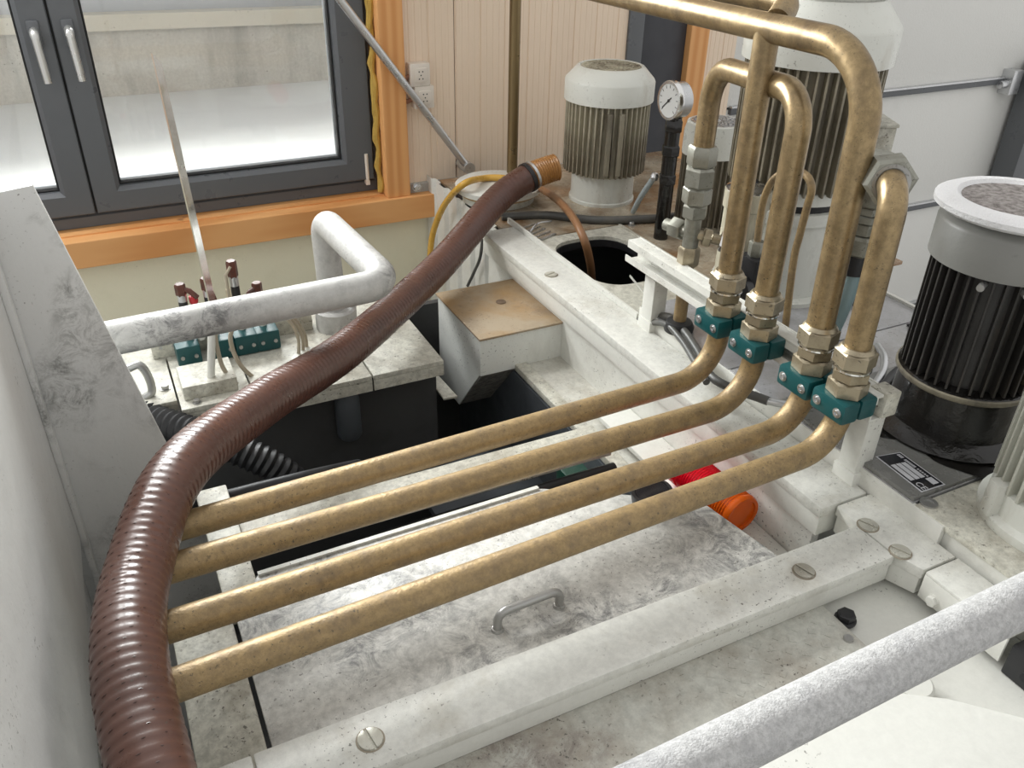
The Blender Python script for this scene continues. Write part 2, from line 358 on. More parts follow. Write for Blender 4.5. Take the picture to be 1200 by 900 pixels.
# ---- window
def ring(x0, x1, z0, z1, ix0, ix1, iz0, iz1, yf, yb, ch=.012):
    L = [(x0, x1, z0, z1, yb), (x0, x1, z0, z1, yf+.003), (x0+.003, x1-.003, z0+.003, z1-.003, yf),
         (ix0-ch, ix1+ch, iz0-ch, iz1+ch, yf), (ix0, ix1, iz0, iz1, yf+ch), (ix0, ix1, iz0, iz1, yb)]
    vs = []; fs = []
    for a, b, c, d, y in L: vs += [(a, y, c), (b, y, c), (b, y, d), (a, y, d)]
    n = len(L)
    for j in range(n):
        k = (j+1) % n
        for i in range(4): fs.append((j*4+i, j*4+(i+1) % 4, k*4+(i+1) % 4, k*4+i))
    return G().add(vs, fs)
win = thing('window_1', 'anthracite two-sash window looking onto a concrete yard wall', 'window', (0, WY+.06, -.96), kind='structure')
ZT = 1.0
part('outer_frame', ring(-1.2, .856, -.958, ZT+.05, -1.15, .838, -.912, ZT, WY+.055, WY+.15), ANTH, win, sm=False)
for nm, (x0, x1, ix0, ix1) in {'a': (-1.16, -.036, -1.07, -.116), 'b': (-.030, .840, .047, .738)}.items():
    sa = part('sash', ring(x0, x1, -.910, ZT+.005, ix0, ix1, -.838, ZT-.08, WY+.032, WY+.13), ANTH, win, sm=False)
    part('gasket', ring(ix0-.001, ix1+.001, -.839, ZT-.079, ix0+.006, ix1-.006, -.832, ZT-.086, WY+.06, WY+.10, .001), GASKET, sa, sm=False)
    part('pane', G().box((ix0-.005, WY+.075, -.843), (ix1+.005, WY+.081, ZT-.075)), GLASS, sa, sm=False)
    hx = -.076 if nm == 'a' else .008
    z0 = Py(44, 38, WY).z
    h = part('handle', G().tube(fillet([(hx, WY+.03, z0), (hx, WY-.025, z0), (hx+.004, WY-.022, z0-.125)], .012, 5), .0095, 12,
             rf=lambda i: .0125-.0045*max(0, (i-4))/6 if i > 4 else .012), SILVER, sa)
    part('rosette', G().obox((hx, WY+.027, z0-.008), (.015, 0, 0), (0, .006, 0), (0, 0, .034)), ANTH, sa, bevel=.004)
part('centre_seal', G().box((-.0365, WY+.05, -.91), (-.0295, WY+.12, ZT)), GASKET, win, sm=False)
c = Py(430, 196, WY+.03); part('hinge', G().cyl(c-V((0, 0, .045)), c+V((0, 0, .045)), .006, 12).box((c.x-.006, c.y-.004, c.z-.06), (c.x+.006, c.y+.02, c.z-.045)), SOCK, win, label='pale pink hinge pin')
part('sill_strip', G().box((-1.2, WY+.0, -.968), (.86, WY+.075, -.957)), WOOD_H, win, sm=False)
# ---- yard outside
tag(struct('yard_ground', G().box((-5, 2.98, -1.10), (6, 5.1, -1.055)), YARD, 'pale bluish concrete yard slab outside the window'), cat='ground')
yw = thing('yard_wall', 'weathered concrete yard wall with a projecting ledge outside the window', 'wall', (.5, 5.0, -1.055), kind='structure')
part('wall_face', G().box((-5, 5.0, -1.1), (6, 5.4, -.70)), CONC, yw)
part('ledge', G().prism([(-5, 4.95, -.675), (6, 4.95, -.79), (6, 4.95, -.715), (-5, 4.95, -.60)], (0, .5, 0)), CONCL, yw)
part('upper_band', G().box((-5, 5.06, -.70), (6, 5.4, .6)), paint('blue_grey_band', (.50, .52, .56), .7, dirt=.2, speck=.1), yw)
# ---- dark door, sectional door
d1 = thing('door_1', 'dark grey plain door beside an orange post', 'door', (1.93, WY, -2.6), kind='structure')
part('leaf', G().box((1.872, WY+.01, -2.6), (2.066, WY+.06, 1.7)), DKDOOR, d1, bevel=.003)
part('jamb', G().box((1.797, WY-.01, -2.6), (1.862, WY+.06, 1.7)), ANTH, d1, bevel=.003)
part('rebate', G().box((1.860, WY+.03, -2.6), (1.875, WY+.06, 1.7)), GASKET, d1)
d2 = thing('door_2', 'white textured sectional door with dark aluminium seams', 'door', (3.2, WY, -2.6), kind='structure')
zs = [-2.6, -1.945, -1.372, -.80, -.225, .35, .92, 1.7]
for a, b in zip(zs, zs[1:]):
    part('panel', G().box((2.30, WY+.012, a+.004), (6.0, WY+.055, b-.004)), DOORW, d2, bevel=.004)
for z in zs[1:-1]:
    s_ = part('seam_profile', G().box((2.32, WY-.006, z-.022), (6.0, WY+.03, z+.004)), ANTH, d2, bevel=.002)
    part('seam_lip', G().box((2.32, WY-.010, z+.004), (6.0, WY+.03, z+.012)), STEEL, s_, bevel=.001)
c = Py(1187, 96, WY-.03)
part('roller_bracket', G().box((c.x-.035, WY-.05, c.z-.055), (c.x+.03, WY+.02, c.z+.055)).cyl((c.x-.075, WY-.02, c.z-.01), (c.x+.03, WY-.02, c.z-.01), .018), STEEL, d2, bevel=.003)
part('guide_track', G().box((4.06, WY-.13, -2.6), (4.30, WY-.01, -.72)), ANTH, d2, bevel=.003)
# ---- sockets and brace on the wall
for (px, py), lab in (((489, 86), 'upper beige wall socket on the ribbed panel'), ((494, 112), 'lower beige wall socket under the other one')):
    c = Py(px, py, WY-.012); s = thing('wall_socket', lab, 'socket', (c.x, WY, c.z-.035), 'sockets on the ribbed panel')
    part('housing', G().box((c.x-.034, WY-.042, c.z-.036), (c.x+.034, WY+.002, c.z+.036)), SOCK, s, bevel=.006)
    part('insert', G().box((c.x-.021, WY-.046, c.z-.022), (c.x+.021, WY-.040, c.z+.022)), SOCK, s, bevel=.003)
    for dz in (-.011, 0, .011):
        for dx in ((-.006, .006) if dz else (0,)):
            part('pin_hole_dot', G().cyl((c.x+dx, WY-.0468, c.z+dz), (c.x+dx, WY-.045, c.z+dz), .0022, 10), INK, s)  # raised black dots paint the dark of the socket holes
    part('cable_gland', G().tube([(c.x-.03, WY-.02, c.z-.005), (c.x-.055, WY-.025, c.z-.012), (c.x-.085, WY-.02, c.z-.004)], .0075, 10), paint('brown_gland'+str(py), (.26, .12, .07), .5, dirt=.2, speck=0), s)
a = Py(370, -38, WY-.06); b = Py(548, 196, WY-.06)
r = thing('brace_rod', 'galvanised diagonal brace rod crossing the timber post', 'rod', b)
part('rod', G().tube([a, b], .0125, 14), STEEL, r); part('end_eye', G().cyl(b+V((0, -.02, 0)), b+V((0, .06, 0)), .02, 14), STEEL, r)

# ================================================================== MACHINE: frame, decks, pit
FZ = -.90; DZ = -.905; PZ = -.865
PLUGM = paint('plug_metal', (.55, .54, .47), .3, metal=.3, dirt=.3, speck=.2)
def plug(c, parent, r=.0158, rot=.6):         # slotted cap screw, flush in a beam
    c = V(c); u = V((math.cos(rot), math.sin(rot), 0)); w = V((-math.sin(rot), math.cos(rot), 0)); h = V((0, 0, .0005))
    p = part('slotted_plug', G().lathe([(r, -.004), (r, .0005)], c, seg=24), PLUGM, parent, label='slotted round plug')
    for sg in (-1, 1):                                    # two raised halves leave a real slot between them
        arc = [c+h+u*(r*.96*math.cos(t))+w*(sg*(.0016+(r*.96-.0016)*math.sin(t))) for t in [math.pi*i/14 for i in range(15)]]
        part('plug_half', G().prism(arc, (0, 0, .0030)), PLUGM, p, bevel=.0006)
    part('plug_ring', G().lathe([(r*1.0, 0), (r*1.13, 0), (r*1.13, .0006), (r, .0006)], c, seg=24, cap=False), paint('ring_rust'+str(len(MATS)), (.30, .26, .20), .6, dirt=.2, speck=0), p)
def cap_beam(name, label, x0, x1, y0, y1, zt, h, wall=.006, along='x', group=None):
    t = thing(name, label, 'beam', ((x0+x1)/2, (y0+y1)/2, zt-h), group)
    part('top_cap', G().box((x0, y0, zt-h*.35), (x1, y1, zt)), W_BEAM, t, bevel=.0035)
    e = .003
    if along == 'x': part('web', G().box((x0+.002, y0+e, zt-h), (x1-.002, y1-e, zt-h*.33)), W_CLEAN, t, bevel=.002)
    else: part('web', G().box((x0+e, y0+.002, zt-h), (x1-e, y1-.002, zt-h*.33)), W_CLEAN, t, bevel=.002)
    return t
bf = cap_beam('frame_beam', 'white capped frame beam beside the smeared cover plate', .015, .985, .607, .687, FZ, .052)
for px in ((434, 867), (942, 670)): plug(Pz(*px, FZ), bf, rot=-1.42 if px[0] < 500 else -1.29)
part('end_piece', G().box((-.16, .607, FZ-.052), (.013, .687, FZ-.001)), W_BEAM, bf, bevel=.003)
bl = cap_beam('frame_beam', 'long white frame beam running under the four pipe bends', .962, 1.066, .742, 2.115, FZ, .062, along='y')
plug(Pz(646, 322, FZ), bl, .016, .3)
bc = thing('corner_joint', 'white corner piece with two slotted plugs joining the frame beams', 'beam', (1.03, .65, FZ-.06))
part('top_cap', G().prism([(.987, .687, FZ-.02), (.987, .607, FZ-.02), (1.0, .566, FZ-.02), (1.071, .566, FZ-.02), (1.071, .738, FZ-.02), (.992, .738, FZ-.02)], (0, 0, .02)), W_BEAM, bc, bevel=.003)
part('web', G().prism([(.987, .684, FZ-.055), (.987, .61, FZ-.055), (1.003, .570, FZ-.055), (1.068, .570, FZ-.055), (1.068, .735, FZ-.055), (.995, .735, FZ-.055)], (0, 0, .036)), W_CLEAN, bc, bevel=.002)
for px in ((1017, 616), (1055, 647)): plug(Pz(*px, FZ), bc, rot=-1.15)
bn = thing('frame_beam', 'short white frame beam with an open end near the dusty rail', 'beam', (1.035, .49, FZ-.05))
part('top_cap', G().box((1.0, .42, FZ-.006), (1.071, .562, FZ)), W_BEAM, bn, bevel=.002)
for x_ in (1.0, 1.066): part('web', G().box((x_, .42, FZ-.05), (x_+.005, .562, FZ-.006)), W_CLEAN, bn, bevel=.001)
c = Px(1093, 704, 1.0); part('hex_bolt', G().hexn((1.001, c.y, c.z), (-1, 0, 0), .016, .008).lathe([(.011, 0), (.011, .002)], (1.001, c.y, c.z), (-1, 0, 0), 16), W_CLEAN, bn)

# cover plate with handle
CVZ = -.955
cv = thing('cover_plate', 'white cover plate smeared with grey oil, with a bow handle', 'cover plate', (.45, .85, CVZ-.012))
part('plate', G().prism([(.040, .62, CVZ-.012), (.868, .62, CVZ-.012), (.872, .70, CVZ-.012), (.838, .90, CVZ-.012), (.600, 1.045, CVZ-.012), (.585, 1.052, CVZ-.012), (.086, 1.042, CVZ-.012), (.040, .96, CVZ-.012)][::1], (0, 0, .012)), W_COVER, cv, bevel=.002)
a, b = Pz(583, 738, CVZ), Pz(655, 710, CVZ); up = V((0, 0, .034))
hd = part('handle', G().tube(fillet([a, a+up, b+up, b], .016, 8), .0068, 14), HANDLE, cv, label='dark steel bow handle')
for q in (a, b): part('weld', G().lathe([(.010, 0), (.0085, .004), (.0065, .005)], q, seg=14), HANDLE, hd)
# raised back edge strip of the cover
part('back_lip', G().prism([(.088, 1.038, CVZ), (.590, 1.046, CVZ), (.590, 1.054, CVZ), (.088, 1.046, CVZ)], (0, 0, .004)), W_BEAM, cv)

# deck strip left of the cover, and walls below
ds = thing('edge_strip', 'narrow white deck strip left of the smeared cover plate', 'plate', (0, .9, CVZ-.015))
part('strip', G().box((-.050, .50, CVZ-.015), (.034, .965, CVZ+.002)), W_DIRTY, ds, bevel=.003)
part('strip_end', G().box((.030, .967, CVZ-.015), (.084, 1.30, CVZ-.002)), W_DIRTY, ds, bevel=.003)
part('skirt', G().box((-.046, .50, CVZ-.5), (.030, .96, CVZ-.016)), W_LEDGE, ds)
# crossbar between the two pit openings
cb = thing('pit_crossbar', 'pale grey crossbar spanning the dark pit beneath the pipes', 'bar', (.4, 1.17, -1.0))
part('bar', G().box((.085, 1.135, -1.0), (.80, 1.208, -.972)), W_DIRTY, cb, bevel=.003)
part('flange', G().box((.085, 1.130, -.998), (.80, 1.1355, -.975)), W_LEDGE, cb)
# the pit (tank) itself
pit = thing('coolant_pit', 'black oily tank pit open beneath the pipes', 'tank', (.4, 1.3, -1.75))
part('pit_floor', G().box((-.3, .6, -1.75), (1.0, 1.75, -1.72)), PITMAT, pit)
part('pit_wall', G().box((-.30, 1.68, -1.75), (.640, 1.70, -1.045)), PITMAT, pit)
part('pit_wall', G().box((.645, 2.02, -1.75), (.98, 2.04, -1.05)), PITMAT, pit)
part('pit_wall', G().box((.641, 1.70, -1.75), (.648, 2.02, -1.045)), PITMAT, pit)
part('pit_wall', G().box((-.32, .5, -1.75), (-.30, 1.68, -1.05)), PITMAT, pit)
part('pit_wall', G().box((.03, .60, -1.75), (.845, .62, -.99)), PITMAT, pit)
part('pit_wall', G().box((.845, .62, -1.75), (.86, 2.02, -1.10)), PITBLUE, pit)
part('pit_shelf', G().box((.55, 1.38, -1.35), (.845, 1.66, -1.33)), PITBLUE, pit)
# ledges of the pit's right side, below the long beam
lg = thing('pit_ledge', 'stepped grey white ledges along the pit below the long beam', 'ledge', (.92, 1.3, -1.12))
part('side_plate', G().box((.978, .76, -1.092), (.995, 2.1, -.963)), W_CLEAN, lg)
part('ledge_top', G().prism([(.884, .80, -1.094), (.980, .80, -1.094), (.980, 1.66, -1.094), (.884, 1.66, -1.094)], (0, 0, .012)), W_LEDGE, lg, bevel=.003)
part('ledge_lip', G().prism([(.846, .80, -1.094), (.881, .80, -1.094), (.881, 1.66, -1.094), (.846, 1.66, -1.094)], (0, 0, .018)), W_DIRTY, lg, bevel=.003)
for y0, y1 in ((.74, 1.07), (1.074, 1.36)):
    part('filler_plate', G().box((.876 if y0 < 1.0 else .894, y0, -1.06), (.976, y1, -1.048)), W_CLEAN, lg, bevel=.002)
# things in the pit
def obj_tube(name, pts, r, m, label, cat, seg=14, n=10, group=None):
    return single(name, G().tube(smooth(pts, n), r, seg), m, label, cat, group=group)
def corrugated(pts, r, amp, pitch, seg=18, k=6):
    p = resample(smooth(pts, 24), pitch/k)
    return G().tube(p, r, seg, rf=lambda i: r+amp*(.5+.5*math.cos(2*math.pi*(i % k)/k)))
single('corrugated_hose', corrugated([Pz(150, 482, -1.03), Pz(205, 500, -1.03), Pz(262, 520, -1.05), Pz(330, 553, -1.12), Pz(380, 600, -1.25)], .030, .005, .016), RUBBER,
       'black corrugated hose dropping into the dark pit', 'hose')
obj_tube('rubber_hose', [V((-.05, 1.31, -.975)), Pz(240, 588, -.985), Pz(310, 571, -.985), Pz(372, 556, -1.01), Pz(420, 545, -1.10)], .013, RUBBER, 'thin black rubber hose lying just behind the pipes', 'hose')
obj_tube('rubber_tube', [V((.06, 1.09, -1.02)), V((.3, 1.112, -1.02)), V((.6, 1.115, -1.02)), V((.80, 1.115, -1.02))], .012, BLACK, 'straight black tube beside the pit crossbar', 'tube')
gp = thing('green_pump_block', 'dark green block deep in the pit', 'pump', (.7, 1.2, -1.3))
c = Pz(690, 556, -1.15)
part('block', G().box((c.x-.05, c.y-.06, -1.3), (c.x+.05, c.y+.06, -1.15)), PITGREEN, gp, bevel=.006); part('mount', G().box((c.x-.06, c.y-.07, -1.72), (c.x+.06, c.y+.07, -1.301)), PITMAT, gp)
c = Pz(408, 487, -1.12); pc = thing('pit_canister', 'dim grey canister hanging at the back of the pit', 'canister', c+V((0, 0, -.06)))
part('body', G().lathe([(.024, -.06), (.03, -.05), (.03, .05), (.02, .08)], c, seg=18), PITBLUE, pc); part('hanger', G().cyl(c+V((0, 0, .075)), c+V((0, .03, .16)), .006), PITBLUE, pc)

# left guard: grey plate facing the camera with a slanted edge, white face beside it
gd = thing('guard_cabinet', 'tall white and grey sheet metal guard beside the brown hose', 'guard', (-.1, 1.35, -1.6))
GYp = 1.35
def gp_(px, py): return Py(px, py, GYp)
q = [gp_(-60, 236), gp_(0, 225), gp_(38, 217), gp_(195, 520), gp_(232, 590), gp_(262, 700), gp_(262, 900), gp_(60, 900)]
part('slanted_plate', G().prism(q, (0, .012, 0)), W_PANEL, gd, bevel=.002)
xc = gp_(70, 560).x
zb = gp_(86, 625).z
zt = gp_(0, 225).z
part('white_face', G().box((xc-.03, -.3, zb), (xc+.004, 1.338, zt)), W_PLATE, gd, bevel=.004)
part('lower_face', G().box((xc-.03, -.3, -1.6), (xc-.012, 1.338, zb)), W_PANEL, gd)
part('fold', G().box((xc+.004, 1.325, zb-.5), (xc+.014, 1.348, zt)), W_PANEL, gd, bevel=.002)

# front lower deck, recess and white cover at the near right
FD = -.9525
fd = thing('tread_plate', 'stained embossed tread plate in front of the frame beam', 'plate', (.5, .5, FD-.01))
part('plate', G().box((.0, .25, FD-.01), (.853, .6185, FD)), MESHPL, fd)
st = G(); 
for i in range(46):
    for j in range(12):
        x = .06+i*.0185; y = .27+j*.028+(i % 2)*.014
        if y > .595 or y < .42 or x > .842 or x < .60: continue
        a = .6 if i % 2 else -.6; st.obox((x, y, FD+.0004), (.0055*math.cos(a), .0055*math.sin(a), 0), (-.0045*math.sin(a), .0045*math.cos(a), 0), (0, 0, .0002))
part('embossing', st, MESHPL, fd, kind='stuff')
c = Pz(995, 748, FD); part('small_screw', G().lathe([(.008, 0), (.007, .003), (.004, .003)], Pz(994, 749, FD), seg=12), HANDLE, fd)
rc = thing('recess_pan', 'pale grey recess pan with a black bolt below the corner joint', 'pan', (1.0, .5, -1.06))
part('floor_plate', G().box((.856, .20, -.977), (1.065, .735, -.967)), W_CLEAN, rc)
part('side_wall', G().box((1.066, .20, -.967), (1.0715, .60, -.951)), W_CLEAN, rc)
c = Pz(990, 727, -.960); bb = part('black_bolt', G().lathe([(.0165, 0), (.0165, .004), (.0145, .005)], c, seg=20), BLACK, rc, label='black hex bolt'); part('bolt_head', G().hexn(c+V((0, 0, .004)), (0, 0, 1), .024, .012), BLACK, bb)
c = Pz(1064, 812, -.967); part('round_boss', G().lathe([(.03, 0), (.03, .02), (.026, .024)], c, seg=24), W_CLEAN, rc)
nc = thing('near_cover', 'plain white sheet cover under the dusty rail', 'cover', (.9, .35, -.99))
q = [Pz(*p, -.925) for p in ((885, 896), (1048, 811), (1110, 818), (1205, 842), (1300, 880), (1300, 1000), (760, 1000))]
part('sheet', G().prism([p-V((0, 0, .012)) for p in q], (0, 0, .012)), W_SHEET, nc, bevel=.003)
part('skirt', G().prism([p-V((0, 0, .031))+V((.008, -.012, 0)) for p in q], (0, 0, .018)), W_CLEAN, nc)
bx = thing('junction_box', 'black box with a cable behind the open beam end', 'box', (1.04, .38, -.967))
c = Pz(1192, 765, -.92); part('body', G().box((1.004, .33, -.966), (1.064, .414, -.91)), BLACK, bx, bevel=.004)
part('cable', G().tube(smooth([c+V((-.02, -.03, -.01)), c+V((.02, -.025, -.018)), c+V((.07, .0, -.01))], 8), .007, 10), RUBBER, bx)

# dusty handrail in front
hr = thing('dusty_rail', 'thick dusty white pipe rail crossing the near corner', 'pipe', (.5, .335, -.69))
part('pipe', G().tube([V((-.13, .322, -.66)), V((.5, .332, -.66)), V((1.9, .352, -.66))], .0255, 28), W_DUST, hr)
part('rail_post', G().cyl((1.62, .348, PZ), (1.62, .348, -.66), .022, 20), W_DUST, hr)

# ================================================================== rear-left deck
RD = -1.0
rd = thing('rear_deck', 'speckled dirty white deck carrying the bent white pipe', 'deck', (.35, 2.1, RD-.05))
for x0, x1, y0 in ((-.20, .045, 1.70), (.049, .20, 1.655), (.204, .462, 1.625), (.466, .640, 1.625)):
    part('deck_plate', G().box((x0, y0, RD-.012), (x1, 2.02, RD)), W_DIRTY, rd, bevel=.0015)
    part('front_edge', G().box((x0, y0, RD-.04), (x1, y0+.008, RD-.0125)), W_DIRTY, rd)
part('body', G().box((-.2, 1.72, -1.9), (.636, 2.0, RD-.0421)), W_LEDGE, rd)
def bolt(c, parent, s=.014, m=None, ax=(0, 0, 1)):
    b = part('bolt', G().lathe([(s*.8, 0), (s*.8, .002)], c, ax, 14), m or HANDLE, parent); part('bolt_head', G().hexn(V(c)+V(ax)*.002, ax, s, s*.6), m or HANDLE, b)
bolt(Pz(194, 456, RD), rd)
# bent white pipe
bp = thing('bent_pipe', 'thick white bent pipe with an elbow, standing on the rear deck', 'pipe', (.46, 1.9, RD))
part('pipe', G().tube(fillet([(.455, 1.9, RD), (.452, 1.9, -.716), (.492, 1.545, -.738), (-.18, 1.53, -.746)], [.038, .05], 10), .0325, 28), W_PIPE, bp)
part('flange', G().lathe([(.052, 0), (.052, .05), (.046, .055), (.034, .055)], (.46, 1.9, RD), seg=28), W_PIPE, bp)
for s in (-1, 1): part('flange_bolt', G().hexn((.46+.04*s, 1.885, RD+.055), (0, 0, 1), .012, .010), W_PIPE, bp)
# pedestal with dip stick
pd = thing('dipstick', 'tall flat steel dipstick in a white rod on a small pedestal', 'dipstick', (.12, 1.74, RD))
a = Pz(212, 441, RD+.035); 
part('pedestal', G().box((.060, 1.688, RD), (.175, 1.79, RD+.034)), W_DIRTY, pd, bevel=.004)
b = Pz(247, 441, RD+.034); tz = Py(244, 330, b.y+.01)
part('rod', G().cyl(b-V((0, 0, .002)), V((tz.x, tz.y, -.80)), .0085, 16), W_CLEAN, pd)
tp = Py(181, 62, b.y+.03); lo = V((tz.x, tz.y, -.815)); n_ = (tp-lo).normalized(); s_ = V((.0065, .003, 0))
part('blade', G().prism([lo-s_, lo+s_, tp+s_-n_*.018, tp-s_], (.0022, -.004, 0)), CHROME, pd)
bolt(Pz(231, 472, RD), pd, .012)
# valve row: white back rail, green clamps, stems with knobs
vr = thing('valve_rail', 'white mounting rail behind the green clamps on the rear deck', 'rail', (.2, 1.92, RD))
part('rail', G().box((.02, 1.905, RD), (.40, 1.945, RD+.05)), W_DIRTY, vr, bevel=.003)
for px in ((192, 425), (207, 422)): c = Py(*px, 1.904); part('screw', G().cyl((c.x, 1.9055, RD+.028), (c.x, 1.9025, RD+.028), .004, 10), HANDLE, vr)  # steel studs added where the rail has dark bolt holes
for i, px in enumerate((221, 262, 290, 316)):
    c = Pz(px, 425-(px-221)*.16, RD+.02); y0 = 1.862; x = Py(px, 415, y0).x
    t = thing('pipe_clamp', ['small green clamp nearest the pedestal rod', 'small green clamp behind the coiled tube', 'small green clamp with a bare stem', 'small green clamp at the end of the white rail'][i], 'clamp', (x, y0, RD), 'small green clamps on the rear deck')
    part('block', G().box((x-.027, y0-.024, RD+.001), (x+.027, y0+.042, RD+.052)), GREEN, t, bevel=.006)
    for s in (-1, 1): part('bolt', G().lathe([(.0045, 0), (.0045, .004), (.002, .004)], (x+s*.015, y0-.0245, RD+.026), (0, -1, 0), 12), HANDLE, t)
kn = [((212, 335), (216, 370), 'elbow'), ((228, 347), (229, 372), 'red'), ((241, 328), (247, 365), 'plain'), ((273, 308), (277, 360), 'tag'), ((303, 333), (303, 365), 'elbow2')]
labs = ['brown elbow valve on a black sleeve left of the dipstick', 'short valve stem with a red cap beside the dipstick', 'brown capped valve stem directly behind the dipstick', 'tallest brown capped valve stem with a small paper tag', 'brown elbow valve right of the tallest stem']
for (tpx, bpx, kd), lb in zip(kn, labs):
    yv = 1.88; a = Py(*tpx, yv); b = Py(*bpx, yv); x = (a.x+b.x)/2
    t = thing('needle_valve', lb, 'valve', (x, yv, RD+.05), 'valve stems behind the white pipe')
    zb_ = b.z; zt_ = a.z
    part('stem', G().cyl((x, yv, RD+.045), (x, yv, zb_+.001), .0095, 14), W_CLEAN, t)
    h = zt_-zb_
    part('sleeve', G().cyl((x, yv, zb_-.02), (x, yv, zb_+h*.55), .010 if kd != 'red' else .008, 14), BLACK if kd != 'red' else STEEL, t)
    part('collar', G().cyl((x, yv, zb_+h*.5), (x, yv, zb_+h*.72), .0105 if kd != 'red' else .008, 14), STEEL, t)
    if kd == 'red': part('cap', G().lathe([(.009, 0), (.010, .004), (.010, .016), (.006, .019)], (x, yv, zb_+h*.7), seg=14), RED_CAP, t)
    else:
        k = part('knob', G().hexn((x, yv, zb_+h*.68), (0, 0, 1), .021, h*.34+.004), VALVE_R, t)
        if kd in ('elbow', 'elbow2'):
            s = 1 if kd == 'elbow' else -1
            part('lever', G().tube([(x, yv, zt_-.006), (x+s*.018, yv-.004, zt_-.014), (x+s*.032, yv-.006, zt_-.032)], .0065, 10), VALVE_R, k)
        if kd == 'tag': part('paper_tag', G().box((x-.024, yv-.014, zb_+h*.12), (x-.012, yv-.012, zb_+h*.5)), paint('paper', (.6, .52, .38), .7, speck=0), t); part('wire', G().tube([(x-.004, yv-.01, zt_-.004), (x-.018, yv-.013, zb_+h*.8), (x-.018, yv-.013, zb_)], .0035, 8), BEIGE_T, t)
        if kd == 'plain': part('wire', G().tube([(x+.004, yv-.01, zt_-.01), (x+.012, yv-.013, zb_+h*.4), (x+.01, yv-.013, zb_-.01)], .005, 8), VALVE_R, t)
def loop(pts, Y): return [Py(*p, Y) for p in pts]
obj_tube('coiled_tube', loop([(252, 385), (254, 405), (262, 432), (280, 452), (300, 462)], 1.72), .005, BEIGE_T, 'beige thin tube curling down beside the dipstick pedestal', 'tube', 10)
obj_tube('coiled_tube', loop([(275, 378), (270, 398), (280, 425), (300, 444), (325, 452)], 1.74), .005, BEIGE_T, 'second beige thin tube curling towards the brown hose', 'tube', 10)
for k, (dx, lb) in enumerate(((0, 'inner'), (5, 'middle'), (9, 'outer'))):
    obj_tube('coiled_tube', loop([(335+dx, 372), (345+dx, 385), (350+dx, 400), (349+dx, 418), (342+dx, 430)], 1.80+.012*k), .0042, BEIGE_T, lb+' beige tube of the coil beside the white elbow pipe', 'tube', 10)
# ring at far left of rear deck
a = Pz(158, 450, RD); single('rubber_ring', G().tube(smooth(loop([(150, 432), (163, 428), (173, 440), (178, 458), (170, 466)], 1.74), 8), .009, 12), HANDLE, 'grey metal ring beside the slanted guard plate', 'ring')

# ================================================================== hopper box
hp = thing('chip_hopper', 'white hopper box with rust stained lid and slanted underside', 'hopper', (.86, 1.8, -1.28))
HT = -.98
c0 = Pz(563, 397, HT); x0, y0 = c0.x, c0.y; y1 = Pz(511, 347, HT).y+.02; x1 = .975
zc = Px(562, 440, x0); zbt = Px(538, 474, x0)
zf = zc.z; yb, zb2 = zbt.y, zbt.z
xr = Py(650, 412, y0).x
part('lid', G().box((x0-.004, y0-.004, HT-.006), (1.03, y1, HT)), HOPTOP, hp, bevel=.002)
part('front', G().prism([(x0, y0, HT-.006), (x1+.03, y0, HT-.006), (x1+.03, y0, zf+.012), (xr, y0, zf), (x0, y0, zf)], (0, .006, 0)), HOPPER, hp, sm=False)
part('side', G().prism([(x0, y0+.006, HT-.006), (x0, y0+.006, zf), (x0, yb, zb2), (x0, y1-.01, zb2), (x0, y1-.01, HT-.006)], (.006, 0, 0)), HOPPER, hp, sm=False)
part('chute', G().prism([(x0+.003, y0+.001, zf-.001), (x0+.003, yb, zb2), (x0+.003, yb+.006, zb2+.006), (x0+.003, y0+.012, zf+.003)], (xr-x0-.003, 0, 0)), HOPDIRT, hp, sm=False)
part('back', G().box((x0+.007, y1-.02, zb2), (xr, y1-.01, HT-.007)), HOPPER, hp)
part('side', G().prism([(xr, y0+.007, HT-.008), (xr, y0+.007, zf), (xr, yb, zb2), (xr, y1-.02, zb2), (xr, y1-.02, HT-.008)], (.005, 0, 0)), HOPDIRT, hp, sm=False)
c = Pz(587, 354, HT); part('lid_screw', G().lathe([(.013, -.001), (.013, .002), (.009, .004)], c, seg=18), paint('brown_screw', (.17, .12, .08), .5, metal=.3, dirt=.4, speck=.2), hp)
q = [Px(499, 443, x0-.03), Px(517, 468, x0-.03)]; za = zb2+.05
part('tab', G().prism([Pz(499, 441, -1.13), Pz(512, 440, -1.13), Pz(536, 466, -1.13), Pz(520, 469, -1.13)], (0, 0, .005)), W_DIRTY, hp)

# ================================================================== rear tank with manhole
rt_ = thing('rear_tank', 'white ribbed tank body standing behind the hopper', 'tank', (1.4, 2.1, -2.0))
pts = []; y = 1.5
while y < 2.63:
    pts += [(1.030, y), (1.030, y+.045), (1.018, y+.055), (1.018, y+.10)]; y += .11
g = G(); lo = [V((x, y, -2.0)) for x, y in pts]; k = len(lo); g.add(lo+[V((p.x, p.y, DZ-.002)) for p in lo], [(i, i+1, k+i+1, k+i) for i in range(k-1)])
part('ribbed_side', g, W_CLEAN, rt_, sm=False)
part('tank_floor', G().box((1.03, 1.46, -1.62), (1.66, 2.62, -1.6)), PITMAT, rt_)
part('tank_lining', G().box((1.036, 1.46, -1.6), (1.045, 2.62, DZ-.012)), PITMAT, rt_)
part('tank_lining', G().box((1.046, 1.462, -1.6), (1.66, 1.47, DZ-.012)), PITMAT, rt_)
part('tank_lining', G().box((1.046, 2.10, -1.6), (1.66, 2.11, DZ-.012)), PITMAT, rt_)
part('tank_lining', G().box((1.50, 1.472, -1.6), (1.51, 2.098, DZ-.012)), PITMAT, rt_)
